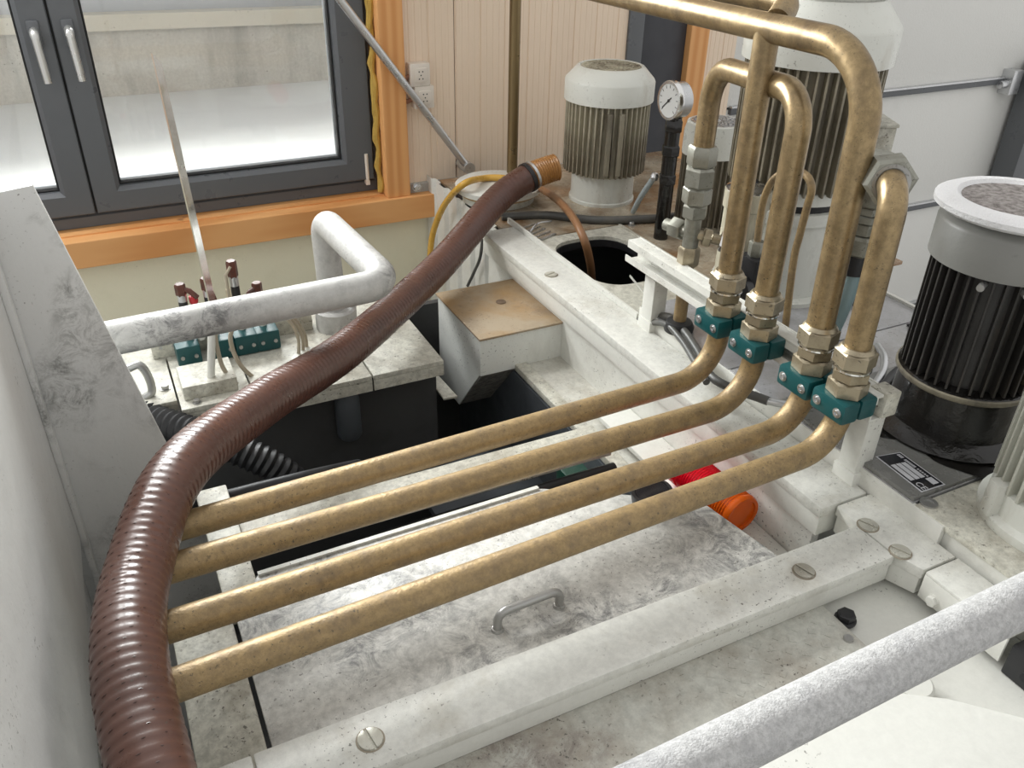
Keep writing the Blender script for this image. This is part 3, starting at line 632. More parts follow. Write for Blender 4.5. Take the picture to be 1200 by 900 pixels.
part('side_lip', G().box((1.066, 1.46, DZ-.03), (1.074, 2.16, DZ+.018)), W_CLEAN, rt_, bevel=.002)
c = Pz(542, 230, DZ+.004); part('hollow_shade_pad', G().box((c.x-.012, c.y-.02, DZ-.001), (c.x+.03, c.y+.03, DZ+.006)), BLACK, rt_)  # solid black pad; its colour paints the dark inside the hollow section
def holed_plate(x0, x1, y0, y1, hx0, hx1, hy0, hy1, rad, z, th):
    cx, cy = (hx0+hx1)/2, (hy0+hy1)/2; N = 64; inn = []; out = []
    for i in range(N):
        a = 2*math.pi*i/N; dx, dy = math.cos(a), math.sin(a); hw, hh = (hx1-hx0)/2, (hy1-hy0)/2
        e = 3.2; r = 1/((abs(dx)/hw)**e+(abs(dy)/hh)**e)**(1/e); inn.append((cx+dx*r, cy+dy*r))
        s = min((x1-cx)/dx if dx > 1e-9 else 9, (x0-cx)/dx if dx < -1e-9 else 9, (y1-cy)/dy if dy > 1e-9 else 9, (y0-cy)/dy if dy < -1e-9 else 9)
        out.append((cx+dx*s, cy+dy*s))
    for cor in ((x0, y0), (x1, y0), (x1, y1), (x0, y1)):
        k = min(range(N), key=lambda i: (out[i][0]-cor[0])**2+(out[i][1]-cor[1])**2); out[k] = cor
    vs = [(*p, z) for p in inn]+[(*p, z) for p in out]+[(*p, z-th) for p in inn]+[(*p, z-th) for p in out]; fs = []
    for i in range(N):
        j = (i+1) % N
        fs += [(i, j, N+j, N+i), (2*N+i, 3*N+i, 3*N+j, 2*N+j), (i, 2*N+i, 2*N+j, j), (N+i, N+j, 3*N+j, 3*N+i)]
    return G().add(vs, fs)
tk = thing('deck_plate', 'oily deck plate with a large black manhole', 'plate', (1.2, 1.75, DZ-.01))
part('plate', holed_plate(1.074, 1.368, 1.462, 2.012, 1.086, 1.325, 1.640, 1.965, .1, DZ, .010), W_DIRTY, tk, sm=False)
part('hole_rim', holed_plate(1.080, 1.331, 1.634, 1.971, 1.090, 1.321, 1.644, 1.961, .1, DZ-.0101, .02), BLACK, tk, sm=False)
c = Pz(776, 306, DZ); part('black_pad', G().box((c.x-.03, c.y-.03, DZ), (c.x+.025, c.y+.03, DZ+.008)), BLACK, tk, bevel=.002)
for px in ((740, 264),): bolt(Pz(*px, DZ), tk, .014)
tr = thing('deck_plate', 'rust stained rear deck plate under the white finned motor', 'plate', (1.5, 2.3, DZ-.01))
part('plate', G().box((1.034, 2.016, DZ-.01), (1.95, 2.62, DZ+.001)), W_OILY, tr, bevel=.0015)
for i in range(5):
    c = Pz(618+i*6, 266+i*3, DZ+.001); part('vent_slot_bar', G().obox(c+V((0, 0, .002)), (.03, .012, 0), (-.0015, .0035, 0), (0, 0, .002)), HANDLE, tr)  # grey bars added in place of the vent's dark open slots
part('wire', G().tube(smooth([Pz(621, 272, DZ+.006), Pz(630, 262, DZ+.02), Pz(646, 259, DZ+.006)], 6), .003, 8), STEEL, tr)
tc_ = thing('deck_plate', 'oil splashed deck plate below the small motor', 'plate', (1.5, 1.7, DZ-.01))
part('plate', G().box((1.372, 1.462, DZ-.01), (1.95, 2.012, DZ)), W_OILY, tc_, bevel=.0015)
part('edge_bar', G().box((1.366, 1.462, DZ), (1.374, 2.012, DZ+.004)), W_DIRTY, tc_)
obj_tube('black_cable', [Pz(588, 254, DZ+.012), Pz(640, 252, DZ+.012), Pz(700, 258, DZ+.012), Pz(768, 256, DZ+.012), Pz(800, 252, DZ+.012)], .0125, CABLE, 'thick black cable lying across the rear deck', 'cable')
obj_tube('thin_cable', [Px(560, 280, 1.01), Px(566, 268, 1.01), Px(563, 300, 1.0), Px(556, 318, 1.0), Px(548, 335, .99)], .005, CABLE, 'thin black cable hanging beside the ribbed tank side', 'cable')

# platform
pf = thing('motor_platform', 'white platform carrying the row of vertical motors', 'platform', (1.4, .9, -2.0))
part('body', G().box((1.079, .20, -2.0), (1.66, 1.455, PZ-.011)), W_CLEAN, pf)
part('deck', G().box((1.072, .20, PZ-.0105), (1.665, .658, PZ)), W_DIRTY, pf, bevel=.002)
part('deck', G().box((1.072, .662, PZ-.0105), (1.665, 1.13, PZ)), WETPL, pf, bevel=.002)
part('deck', G().box((1.072, 1.134, PZ-.0105), (1.665, 1.455, PZ)), WETPL, pf, bevel=.002)
part('edge_lip', G().box((1.068, .60, PZ-.05), (1.078, 1.455, PZ-.002)), W_CLEAN, pf, bevel=.001)
part('rim', G().box((1.655, .20, PZ), (1.665, 1.455, PZ+.006)), W_CLEAN, pf)
for px in ((1087, 588),): part('washer', G().lathe([(.014, 0), (.014, .003), (.008, .003), (.008, .0005)], Pz(1088, 590, PZ), seg=18), HANDLE, pf)
mp_ = thing('motor_plate', 'dark grey mounting plate with a nameplate under the black finned motor', 'plate', (1.25, .8, PZ))
part('plate', G().box((1.074, .664, PZ), (1.46, .99, PZ+.008)), GREYPL, mp_, bevel=.0015)
NZ = PZ+.0082
q = [Pz(*p, NZ) for p in ((1026, 535), (1055, 530), (1108, 568), (1080, 577))]
np_ = thing('nameplate', 'small black and silver machine nameplate on the grey plate', 'nameplate', q[0])
def bil(u, v): return (q[0]*(1-u)+q[1]*u)*(1-v)+(q[3]*(1-u)+q[2]*u)*v       # v along length, u across
def quad(u0, u1, v0, v1, h, th=.0004): return G().prism([bil(u0, v0)+V((0, 0, h)), bil(u1, v0)+V((0, 0, h)), bil(u1, v1)+V((0, 0, h)), bil(u0, v1)+V((0, 0, h))], (0, 0, th))
part('border', quad(0, 1, 0, 1, 0), PLATE_WHT, np_); part('face', quad(.05, .95, .02, .98, .0005), PLATE_BLK, np_)
for u0 in (.10, .31, .52): part('field', quad(u0, u0+.17, .28, .72, .001), PLATE_WHT, np_)
part('field', quad(.62, .86, .76, .93, .001), PLATE_WHT, np_)
for i in range(7): part('mark', quad(.74, .84, .22+i*.035, .243+i*.035, .001), PLATE_WHT, np_)
for i in range(3): part('mark', quad(.74, .86, .06+.04*i, .085+.04*i, .001), PLATE_WHT, np_)
for i in range(5): part('mark', quad(.76, .82, .50+i*.05, .53+i*.05, .001), PLATE_WHT, np_)
tcv = bpy.data.curves.new('ce_text', 'FONT'); tcv.body = 'CE'; tcv.size = .017; tcv.align_x = 'CENTER'; tcv.align_y = 'CENTER'; tcv.extrude = .0002
to = bpy.data.objects.new('ce_text', tcv); COL.objects.link(to)
dg = bpy.context.evaluated_depsgraph_get(); tme = bpy.data.meshes.new_from_object(to.evaluated_get(dg)); bpy.data.objects.remove(to)
tme.materials.clear(); tme.materials.append(PLATE_WHT)
ce = bpy.data.objects.new('ce_mark', tme); COL.objects.link(ce); ce.parent = np_
ce.location = bil(.20, .885)-ORG[np_]+V((0, 0, .0012)); ce.rotation_euler = (0, 0, math.atan2((q[3]-q[0]).y, (q[3]-q[0]).x))

# ================================================================== motors
def motor(name, label, cx, cy, z0, base_prof, rf, zf0, zf1, nf, finm, bodym, cowl_prof, cowlm, basem, grille=None, gm=None, fin_t=.0045, finh=.16, seg=40):
    t = thing(name, label, 'motor', (cx, cy, z0)); c = (cx, cy, 0)
    part('mounting_flange', G().lathe(base_prof, c, seg=seg), basem, t)
    part('stator_body', G().cyl((cx, cy, zf0-.004), (cx, cy, zf1), rf*(1-finh), seg), bodym, t)
    g = G().box((rf*(1-finh)-.002, -fin_t/2, zf0-z0), (rf, fin_t/2, zf1-z0))
    me = make_mesh('cooling_fin', g, V((0, 0, 0)), finm, .0008, False)
    for i in range(nf):
        o = bpy.data.objects.new('cooling_fin', me); COL.objects.link(o); o.parent = t; o.rotation_euler = (0, 0, 2*math.pi*i/nf+.03)
    part('fan_cowl', G().lathe(cowl_prof, c, seg=seg), cowlm, t)
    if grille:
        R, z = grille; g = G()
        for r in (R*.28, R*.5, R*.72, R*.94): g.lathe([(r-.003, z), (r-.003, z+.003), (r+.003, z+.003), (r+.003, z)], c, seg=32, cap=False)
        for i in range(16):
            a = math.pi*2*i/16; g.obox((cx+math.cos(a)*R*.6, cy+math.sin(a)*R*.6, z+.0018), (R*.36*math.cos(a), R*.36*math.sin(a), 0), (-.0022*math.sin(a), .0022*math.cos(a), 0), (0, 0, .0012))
        part('grille_back', G().lathe([(R, z-.001), (R, z+.0005)], c, seg=32), gm or cowlm, t)  # flat disc added behind the grille for the shaded cowl interior
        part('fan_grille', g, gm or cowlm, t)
    return t
def zat(px, py, Y): return Py(px, py, Y).z
# M1: white motor on the rear deck
x, y = 1.45, 2.25
zc = zat(712, 128, y-.12); zt = zat(715, 76, y); zf = zat(700, 213, y-.12); zm = zat(712, 105, y-.12)
m1 = motor('electric_motor', 'white finned motor with a conical cowl on the rust stained rear deck', x, y, DZ,
      [(.105, DZ), (.105, DZ+.010), (.101, DZ+.013), (.100, zf+.004), (.09, zf+.004)], .130, zf, zc+.004, 44, W_FIN, W_FIN,
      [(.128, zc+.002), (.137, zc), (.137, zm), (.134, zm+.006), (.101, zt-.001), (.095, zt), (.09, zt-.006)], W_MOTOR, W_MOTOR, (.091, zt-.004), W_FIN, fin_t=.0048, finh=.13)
tb = V((x-.055, y-.115, (zf+zc)/2))
for dx in (-.016, .016):
    part('junction_rib', G().obox(tb+V((.004+dx, -.014-dx*.5, 0)), (.007, -.0035, 0), (.004, .008, 0), (0, 0, .092)), D_FIN, m1, bevel=.003)
# M2: small motor
x, y = 1.585, 1.895
zc = zat(825, 192, y-.08); zt = zat(826, 143, y); zf = zat(822, 272, y-.08); zm = zat(826, 166, y-.08)
motor('electric_motor', 'small motor with a perforated white cap beside the pressure gauge', x, y, DZ, [(.09, DZ), (.09, DZ+.012), (.078, DZ+.014), (.078, zf+.003)], .084, zf, zc+.003, 30, D_FIN, D_FIN,
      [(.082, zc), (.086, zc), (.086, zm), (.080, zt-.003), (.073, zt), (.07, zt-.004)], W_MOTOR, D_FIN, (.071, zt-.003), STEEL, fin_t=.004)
# M3: big motor on the platform
x, y = 1.45, 1.435
zc = zat(955, 88, y-.14); zm = zat(955, 47, y-.145); zt = zat(960, 4, y-.10); zf = zat(930, 236, y-.13)
m3 = motor('electric_motor', 'largest motor with a wide white cowl behind the vertical pipes', x, y, PZ,
      [(.150, PZ), (.150, PZ+.010), (.128, PZ+.014), (.128, zf-.075), (.135, zf-.073), (.135, zf-.045), (.122, zf-.044), (.122, zf-.025), (.137, zf-.024), (.137, zf+.003)], .150, zf, zc+.004, 46, D_FIN, D_FIN,
      [(.150, zc+.002), (.160, zc), (.160, zm), (.157, zm+.008), (.118, zt-.001), (.112, zt), (.108, zt-.012), (.107, zt+.012), (.06, zt+.016)], W_MOTOR, W_MOTOR, None, fin_t=.005, finh=.14)
part('rain_cap', G().lathe([(.116, zt+.010), (.120, zt+.013), (.120, zt+.018), (.1, zt+.03), (.02, zt+.034)], (x, y, 0), seg=36), D_FIN, m3)
part('seal_band', G().lathe([(.123, zf-.044), (.1235, zf-.026)], (x, y, 0), seg=36, cap=False), BLACK, m3)
c = V((x, y, zat(1030, 155, y)))+V((.89, -.45, 0)).normalized()*.165
tb = part('terminal_box', G().obox(c, V((.02, -.01, 0)), V((.027, .054, 0)), V((0, 0, .055))), W_DIRTY, m3, bevel=.005)
part('box_lid', G().obox(c+V((0, 0, .058)), V((.022, -.011, 0)), V((.029, .058, 0)), V((0, 0, .004))), W_DIRTY, tb, bevel=.003)
obj_tube('motor_cable', [c+V((0, -.01, -.05)), c+V((.01, -.03, -.09)), c+V((-.005, -.05, -.15)), c+V((-.04, -.07, -.24)), c+V((-.06, -.1, -.33)), c+V((-.02, -.16, -.40)), V((c.x-.02, c.y-.26, PZ+.01))], .008, BLACK, 'black cable dropping from the terminal box of the largest motor', 'cable')
# M4: black finned motor with grey cowl
x, y = 1.312, .80
zc = zat(1150, 347, y-.085); zm = zc+.062; zt = zm+.016; zf = zat(1118, 474, y-.08)
m4 = motor('electric_motor', 'black finned motor with a grey cowl and a white foam ring on top', x, y, PZ+.008,
      [(.135, PZ+.008), (.138, PZ+.014), (.118, PZ+.026), (.110, PZ+.03), (.105, zf-.018), (.112, zf-.014), (.112, zf-.004), (.1, zf+.003)], .108, zf, zc+.004, 36, B_FIN, B_FIN,
      [(.109, zc+.001), (.116, zc), (.116, zm), (.112, zm+.006), (.088, zt+.004), (.08, zt+.004)], G_COWL, BLACKOIL, fin_t=.0042, finh=.15)
part('flange_ring', G().lathe([(.112, zf-.016), (.115, zf-.012), (.115, zf-.006), (.108, zf-.002)], (x, y, 0), seg=40), D_FIN, m4)
pu = [V((x+(.150+.016*math.sin(a*5)+.012*math.sin(a*3+1)+.008*math.sin(a*9))*math.cos(a), y+(.150+.016*math.sin(a*5)+.012*math.sin(a*3+1)+.008*math.sin(a*9))*math.sin(a), PZ+.0085)) for a in [i*math.pi/40 for i in range(80)]]
part('oil_puddle', G().prism(pu, (0, 0, .0012)), BLACKOIL, m4, label='black oil spread around the motor foot')
for a in (3.55, 4.1): part('eye_bolt', G().cyl((x+.1*math.cos(a), y+.1*math.sin(a), zc-.012), (x+.122*math.cos(a), y+.122*math.sin(a), zc-.012), .006), HANDLE, m4)
part('cable_cover', G().obox((x+.03, y-.100, (zf+zc)/2-.01), (.03, .004, 0), (0, .012, 0), (0, 0, .075)), paint('brown_grime', (.09, .075, .05), .5, dirt=.6, dcol=(.02, .02, .015), speck=.2), m4, bevel=.004)
fr = thing('foam_ring', 'white foam ring with a speckled grey filter centre on the grey cowl', 'foam ring', (x, y, zt+.002))
part('ring', G().lathe([(.080, zt+.004), (.122, zt+.004), (.130, zt+.010), (.130, zt+.018), (.116, zt+.025), (.098, zt+.026), (.090, zt+.020), (.088, zt+.012)], (x, y, 0), seg=44), FOAM, fr)
part('filter_disc', G().lathe([(.0905, zt+.012), (.0905, zt+.021), (.04, zt+.0225)], (x, y, 0), seg=40), FOAMD, fr)
# M5: white finned motor at the near right
x, y = 1.245, .53
zf = PZ+.062
m5 = motor('electric_motor', 'white finned motor standing nearest the dusty rail', x, y, PZ,
      [(.118, PZ), (.120, PZ+.006), (.120, PZ+.016), (.108, PZ+.022), (.108, zf), (.1, zf+.003)], .110, zf, PZ+.24, 34, L_FIN, L_FIN,
      [(.110, PZ+.235), (.117, PZ+.235), (.117, PZ+.30), (.09, PZ+.34), (.08, PZ+.34)], W_MOTOR, W_MOTOR, fin_t=.0055, finh=.14)
a0 = math.radians(232)
for a in (a0, a0+1.4, a0-1.4): part('mounting_lug', G().obox((x+.108*math.cos(a), y+.108*math.sin(a), PZ+.045), (.016*math.cos(a), .016*math.sin(a), 0), (-.013*math.sin(a), .013*math.cos(a), 0), (0, 0, .03)), W_MOTOR, m5, bevel=.003)

# ================================================================== barrel, standpipe, gauge, fittings at the rear
bz = -.852; c = Pz(584, 214, bz); 
br = thing('white_pot', 'flat white round pot with a broad lid on the rear deck', 'pot', (c.x, c.y, DZ))
part('body', G().lathe([(.115, DZ), (.118, bz-.022)], (c.x, c.y, 0), seg=40), W_MOTOR, br)
part('lid', G().lathe([(.120, bz-.022), (.136, bz-.02), (.138, bz-.004), (.132, bz), (.03, bz+.002)], (c.x, c.y, 0), seg=44), W_CLEAN, br)
part('rust_rim', G().lathe([(.119, bz-.030), (.124, bz-.030), (.124, bz-.023), (.119, bz-.023)], (c.x, c.y, 0), seg=44), paint('rim_rust', (.40, .26, .10), .6, dirt=.4, speck=.1), br)
sp = Pz(600, 202, bz); single('standpipe', G().cyl((sp.x, sp.y, bz), (sp.x, sp.y, .5), .0175, 20), paint('dark_brass', (.20, .145, .07), .35, metal=.7, dirt=.5, dcol=(.08, .06, .03), speck=.2, stretch=(1, 1, .2)), 'thin dark brass standpipe rising from the white pot', 'pipe')
# gauge
gc = Px(784, 118, 1.40); gx, gy, gz = gc
ga = thing('pressure_gauge', 'round steel pressure gauge on a black oily riser', 'gauge', (gx+.02, gy, DZ))
part('case', G().lathe([(.045, 0), (.050, .004), (.050, .010), (.046, .012), (.046, .045), (.040, .050), (.01, .052)], (gx, gy, gz), (1, 0, 0), 40), STEEL, ga)
part('bezel', G().lathe([(.043, .002), (.043, -.002), (.050, -.002), (.052, .002), (.052, .012), (.048, .014)], (gx, gy, gz), (1, 0, 0), 40, cap=False), CHROME, ga)
dl = part('dial', G().lathe([(.043, -.0006), (.043, .002)], (gx, gy, gz), (1, 0, 0), 40), DIAL, ga)
for i in range(11):
    a = math.radians(225-27*i); d = V((0, -math.cos(a), math.sin(a))); part('tick', G().obox(V((gx-.0009, gy, gz))+d*.036, (.0003, 0, 0), d*.004, d.cross(V((1, 0, 0)))*.0008), INK, dl)
a = math.radians(222); d = V((0, -math.cos(a), math.sin(a)))
part('needle', G().obox(V((gx-.0016, gy, gz))+d*.010, (.0004, 0, 0), d*.024, d.cross(V((1, 0, 0)))*.0013), INK, dl)
part('hub', G().cyl((gx-.0008, gy, gz), (gx-.003, gy, gz), .004, 14), INK, dl)
part('riser', G().cyl((gx+.025, gy, DZ), (gx+.025, gy, gz-.045), .0205, 20), BLACKOIL, ga)
for z, h, r in ((gz-.085, .035, .024), (gz-.15, .03, .025), (gz-.23, .03, .024)): part('coupling', G().hexn((gx+.025, gy, z), (0, 0, 1), r*1.8, h), BLACKOIL, ga)
a = Pz(742, 248, DZ+.01); b = Px(767, 207, gx+.01)
vl = thing('valve_lever', 'pale blue grey valve lever leaning beside the gauge riser', 'lever', a)
part('lever', G().tube(smooth([a, a*.55+b*.45+V((-.005, 0, .0)), b], 8), .0085, 12), paint('pale_blue', (.38, .44, .46), .4, dirt=.3, speck=.1), vl)
part('ball_end', G().lathe([(.002, -.013), (.009, -.010), (.013, 0), (.009, .010), (.002, .013)], b, seg=16), STEEL, vl)

# yellow / brown transfer tube over the pot into the manhole
yt = thing('transfer_tube', 'translucent amber tube arching over the white pot into the manhole', 'tube', Px(503, 318, .97))
P1 = smooth([Px(502, 345, .96), Px(504, 300, .965), Px(508, 271, .975), Px(521, 240, .985), Pz(543, 216, -.825), Pz(567, 209, -.838), Pz(592, 209, -.838), Pz(625, 216, -.86)], 10)
P2 = smooth([Pz(625, 216, -.86), Pz(648, 230, -.845), Pz(668, 250, -.835), Pz(683, 277, -.85), Pz(691, 305, -.93), Pz(694, 330, -1.02)], 10)
part('amber_run', G().tube(P1, .0105, 14), AMBER_T, yt); part('brown_run', G().tube(P2, .0115, 14), BROWN_T, yt)

# ================================================================== brown spiral hose
HW = [(196, 965, .80), (176, 900, .835), (152, 770, .935), (162, 670, 1.05), (210, 552, 1.215), (306, 474, 1.47), (412, 405, 1.80), (513, 314, 2.22), (579, 238, 2.44), (612, 212, 2.48), (636, 201, 2.50), (655, 195, 2.51)]
path = smooth([Pd(*p) for p in HW], 14)
HR = .0405
hs = thing('suction_hose', 'thick brown spiral suction hose sweeping over the machine', 'hose', path[0])
pp = resample(path, .0035)
i_end = len(pp)-30
def rr(i): return HR+.0005*math.cos(2*math.pi*i/4.0)
part('hose_wall', G().tube(pp[:i_end], HR, 48, rf=rr), HOSE, hs)
# helix
hl = []; T0 = None; u = None
fine = resample(path, .0012)[:-88]
for i in range(len(fine)-1):
    T = (fine[i+1]-fine[i]).normalized()
    u = T.orthogonal().normalized() if u is None else (T0.rotation_difference(T) @ u).normalized()
    T0 = T; a = 2*math.pi*i/11.6667
    hl.append(fine[i]+(u*math.cos(a)+T.cross(u)*math.sin(a))*(HR-.0002))
part('spiral_rib', G().tube(hl, .0011, 6), paint('dark_spiral', (.050, .020, .014), .32, dirt=.2, speck=0, bump=0), hs)
part('threaded_end', G().tube(resample(pp[i_end-4:], .004), HR, 28, rf=lambda i: HR*.94+(.0022 if i % 2 else -.0012)), HOSE2, hs, label='amber threaded hose end')
d = (pp[i_end]-pp[i_end-4]).normalized()
cl = part('hose_clamp', G().lathe([(HR*.98, -.006), (HR*1.09, -.006), (HR*1.09, .006), (HR*.98, .006)], pp[i_end], d, 32), BLACK, hs)
part('clamp_screw', G().obox(pp[i_end]+V((0, 0, -HR*1.1)), d*.008, d.cross(V((0, 0, 1))).normalized()*.014, (0, 0, .006)), STEEL, cl)
part('clamp_band', G().lathe([(HR*.98, -.004), (HR*1.05, -.004), (HR*1.05, .004), (HR*.98, .004)], pp[i_end]+d*.016, d, 32), STEEL, hs)

# ================================================================== four hydraulic pipes
VX = 1.0; PR = .0205
base = {1: (Pz(212, 617, -.80), 1.100, -.84), 2: (Pz(204, 665, -.80), .998, -.845), 3: (Pz(194, 736, -.80), .866, -.815), 4: (Pz(200, 805, -.80), .786, -.81)}
ZT3 = Px(1028, 60, VX).z
labs = {1: 'brass coloured hydraulic pipe farthest from the smeared cover plate, teed into the overhead pipe', 2: 'brass coloured hydraulic pipe arching over to the white tee fitting',
        3: 'brass coloured hydraulic pipe bending into the overhead pipe', 4: 'brass coloured hydraulic pipe passing over the signal light'}
def stack(c, parent, zlo=-.706, s=1.0, m=None):
    x, y = c; m = m or NUT
    part('lower_nut', G().hexn((x, y, zlo), (0, 0, 1), .052*s, .026*s, .3), m, parent)
    part('union_body', G().hexn((x, y, zlo+.026*s), (0, 0, 1), .049*s, .018*s, .75), m, parent)
    part('union_ring', G().lathe([(.0225*s, 0), (.0275*s, .002), (.0275*s, .005), (.0225*s, .007)], (x, y, zlo+.042*s), seg=24), CHROME, parent)
    part('upper_nut', G().hexn((x, y, zlo+.048*s), (0, 0, 1), .053*s, .027*s, .3), m, parent)
    part('nut_cone', G().lathe([(.0265*s, 0), (.0225*s, .006)], (x, y, zlo+.075*s), seg=24), m, parent)
cz = -.722
for i, (L, yv, zk) in base.items():
    t = thing('hydraulic_pipe', labs[i], 'pipe', (.5, (L.y+yv)/2, -.86), 'hydraulic pipes over the pit')
    C = V((VX, yv, zk)); L2 = L+(L-C).normalized()*.045
    part('run', G().tube(fillet([L2, C, V((VX, yv, -.66))], .115, 14), PR, 24), BRASS, t)
    stack((VX, yv), t, s=1.08)
    if i == 1: part('riser', G().tube([(VX, yv, -.66), (VX, yv+.004, ZT3)], PR, 24), BRASS_V, t)
    if i == 2:
        zt2 = Px(945, 111, VX).z; e = Px(834, 88, 1.08); f = Px(824, 176, 1.08)
        part('riser', G().tube(fillet([(VX, yv, -.66), (VX, yv, zt2), (1.08, f.y, (zt2+e.z)/2), (1.08, f.y, f.z-.01)], [.058, .075], 12), PR, 24), BRASS_V, t)
    if i == 3:
        part('riser', G().tube(fillet([(VX, yv, -.66), (VX, yv+.010, ZT3), (VX+.01, 2.694, ZT3-.012)], .105, 16), PR*1.09, 24), BRASS_V, t)
    if i == 4:
        zt4 = Px(1048, 212, VX+.03).z; dr = V((.56, .83, 0)).normalized()
        top = V((VX, yv+.004, zt4)); en = top+dr*.085
        part('riser', G().tube(fillet([(VX, yv, -.66), top, en], .042, 14), PR, 24), BRASS_V, t)
        nn = part('elbow_nut', G().hexn(top+dr*.034, dr, .066, .034, .5), NUTG, t); part('nut_face', G().lathe([(.0215, 0), (.027, -.001), (.027, .002)], top+dr*.034, dr, 24), HANDLE, nn)
        ef = top+dr*.115
        part('elbow_body', G().lathe([(.020, -.03), (.026, -.02), (.026, .012), (.020, .02)], ef, seg=18).cyl(en, ef, .02), NUTG, t)
        z = ef.z-.03
        for h, s in ((.030, .054), (.014, .042), (.012, .048), (.022, .040), (.032, .056)):
            part('fitting', G().hexn((ef.x, ef.y, z-h), (0, 0, 1), s, h), NUTG, t); z -= h
        part('hose_collar', G().cyl((ef.x, ef.y, z-.035), (ef.x, ef.y, z), .020, 18), BLACK, t)
        part('drop_hose', G().tube(smooth([(ef.x, ef.y, z-.03), (ef.x+.004, ef.y+.008, z-.10), (ef.x+.03, ef.y+.05, z-.22), (ef.x+.06, ef.y+.09, PZ+.002)], 6), .0165, 18), BLUEHOSE, t)
    # the clamp
    k = thing('pipe_clamp', ['', 'large green clamp on the pipe teed into the overhead pipe', 'large green clamp on the arching pipe', 'large green clamp on the pipe bending overhead', 'large green clamp on the pipe above the signal light'][i], 'clamp', (VX, yv, cz-.016), 'large green clamps on the pipe rail')
    part('clamp_half', G().box((VX-.036, yv-.036, cz-.0185), (VX-.0012, yv+.036, cz+.0185)), GREEN, k, bevel=.006)
    part('clamp_half', G().box((VX+.0012, yv-.036, cz-.0185), (VX+.036, yv+.036, cz+.0185)), GREEN, k, bevel=.006)
    for s in (-1, 1):
        b_ = part('washer', G().lathe([(.0085, 0), (.0085, .0006)], (VX-.0361, yv+s*.022, cz), (-1, 0, 0), 16), HANDLE, k)  # steel disc added in place of the shaded bolt recess
        part('bolt', G().lathe([(.0055, 0), (.0055, .003), (.003, .003), (.003, .001)], (VX-.0364, yv+s*.022, cz), (-1, 0, 0), 14), STEEL, b_)
op = thing('overhead_pipe', 'short second brass pipe running beside the overhead pipe', 'pipe', (1.06, 1.6, -.2))
part('pipe', G().tube(fillet([(1.06, 2.694, ZT3+.03), (1.06, 1.13, ZT3+.03), (1.012, 1.10, ZT3+.008)], .045, 10), PR, 20), BRASS_V, op)
# C rail with posts
cr = thing('strut_rail', 'white strut rail on two posts carrying the green clamps', 'rail', (1.05, 1.1, DZ))
y0, y1 = .752, Px(741, 303, 1.05).y; rz = cz
part('web', G().box((1.064, y0, rz-.026), (1.068, y1, rz+.020)), W_CLEAN, cr)
part('flange', G().box((1.034, y0, rz+.014), (1.0645, y1, rz+.019)), W_BEAM, cr, bevel=.001); part('flange', G().box((1.030, y0, rz-.031), (1.0645, y1, rz-.026)), W_BEAM, cr, bevel=.001)
part('lip', G().box((1.034, y0, rz+.002), (1.038, y1, rz+.0145)), W_CLEAN, cr); part('lip', G().box((1.030, y0, rz-.0265), (1.033, y1, rz-.016)), W_CLEAN, cr)
yp = Px(763, 385, 1.075).y
for yy in (yp, .79):
    part('post', G().box((1.056, yy-.020, DZ+.0), (1.094, yy+.020, rz-.031)), W_CLEAN, cr, bevel=.002)
    part('post_foot', G().box((1.052, yy-.024, DZ-.012), (1.098, yy+.024, DZ+.03)), W_CLEAN, cr, bevel=.002)
c = Px(1040, 472, VX+.06); part('end_bracket', G().box((c.x-.012, c.y-.006, c.z-.025), (c.x+.02, c.y+.03, c.z+.02)), W_DIRTY, cr, bevel=.003)
# tee fitting stack under the arching pipe
f = Px(824, 176, 1.08); X, Y = 1.08, f.y
tf = thing('tee_fitting', 'stack of pale hex unions and a tee below the arching pipe', 'fitting', (X, Y, PZ))
def zpx(py, px): return Px(px, py, X).z
zl = [zpx(170, 824), zpx(194, 820), zpx(218, 817), zpx(238, 814), zpx(254, 812), zpx(262, 810), zpx(287, 806), zpx(310, 803)]
for k_, (s, ph) in enumerate(((.052, .3), (.056, .9), (.052, .3), (.046, .8))): part('hex_union', G().hexn((X, Y, zl[k_+1]), (0, 0, 1), s, zl[k_]-zl[k_+1], ph), NUTG, tf)
part('tee_body', G().cyl((X, Y, zl[6]), (X, Y, zl[4]), .017, 18), NUTG, tf)
part('lower_nut', G().hexn((X, Y, zl[7]), (0, 0, 1), .040, zl[6]-zl[7], .4), NUT, tf)
part('down_tube', G().cyl((X, Y, PZ), (X, Y, zl[7]+.002), .0145, 18), BRASS, tf)
part('foot_ring', G().lathe([(.032, 0), (.034, .01), (.028, .022), (.018, .026)], (X, Y, PZ), seg=22), RUBBER, tf)
zt_ = (zl[5]+zl[6])/2+.004; dA = V((-.25, .95, 0)).normalized(); dB = V((.75, -.6, -.15)).normalized(); o_ = V((X, Y, zt_))
part('branch_nut', G().hexn(o_+dA*.022, dA, .040, .030, .2).cyl(o_, o_+dA*.07, .013), NUTG, tf)
part('branch_nut', G().hexn(o_+dB*.024, dB, .034, .018, .2).cyl(o_, o_+dB*.09, .011), NUT, tf); part('branch_nut', G().hexn(o_+dB*.06, dB, .038, .030, .6), CHROME, tf)
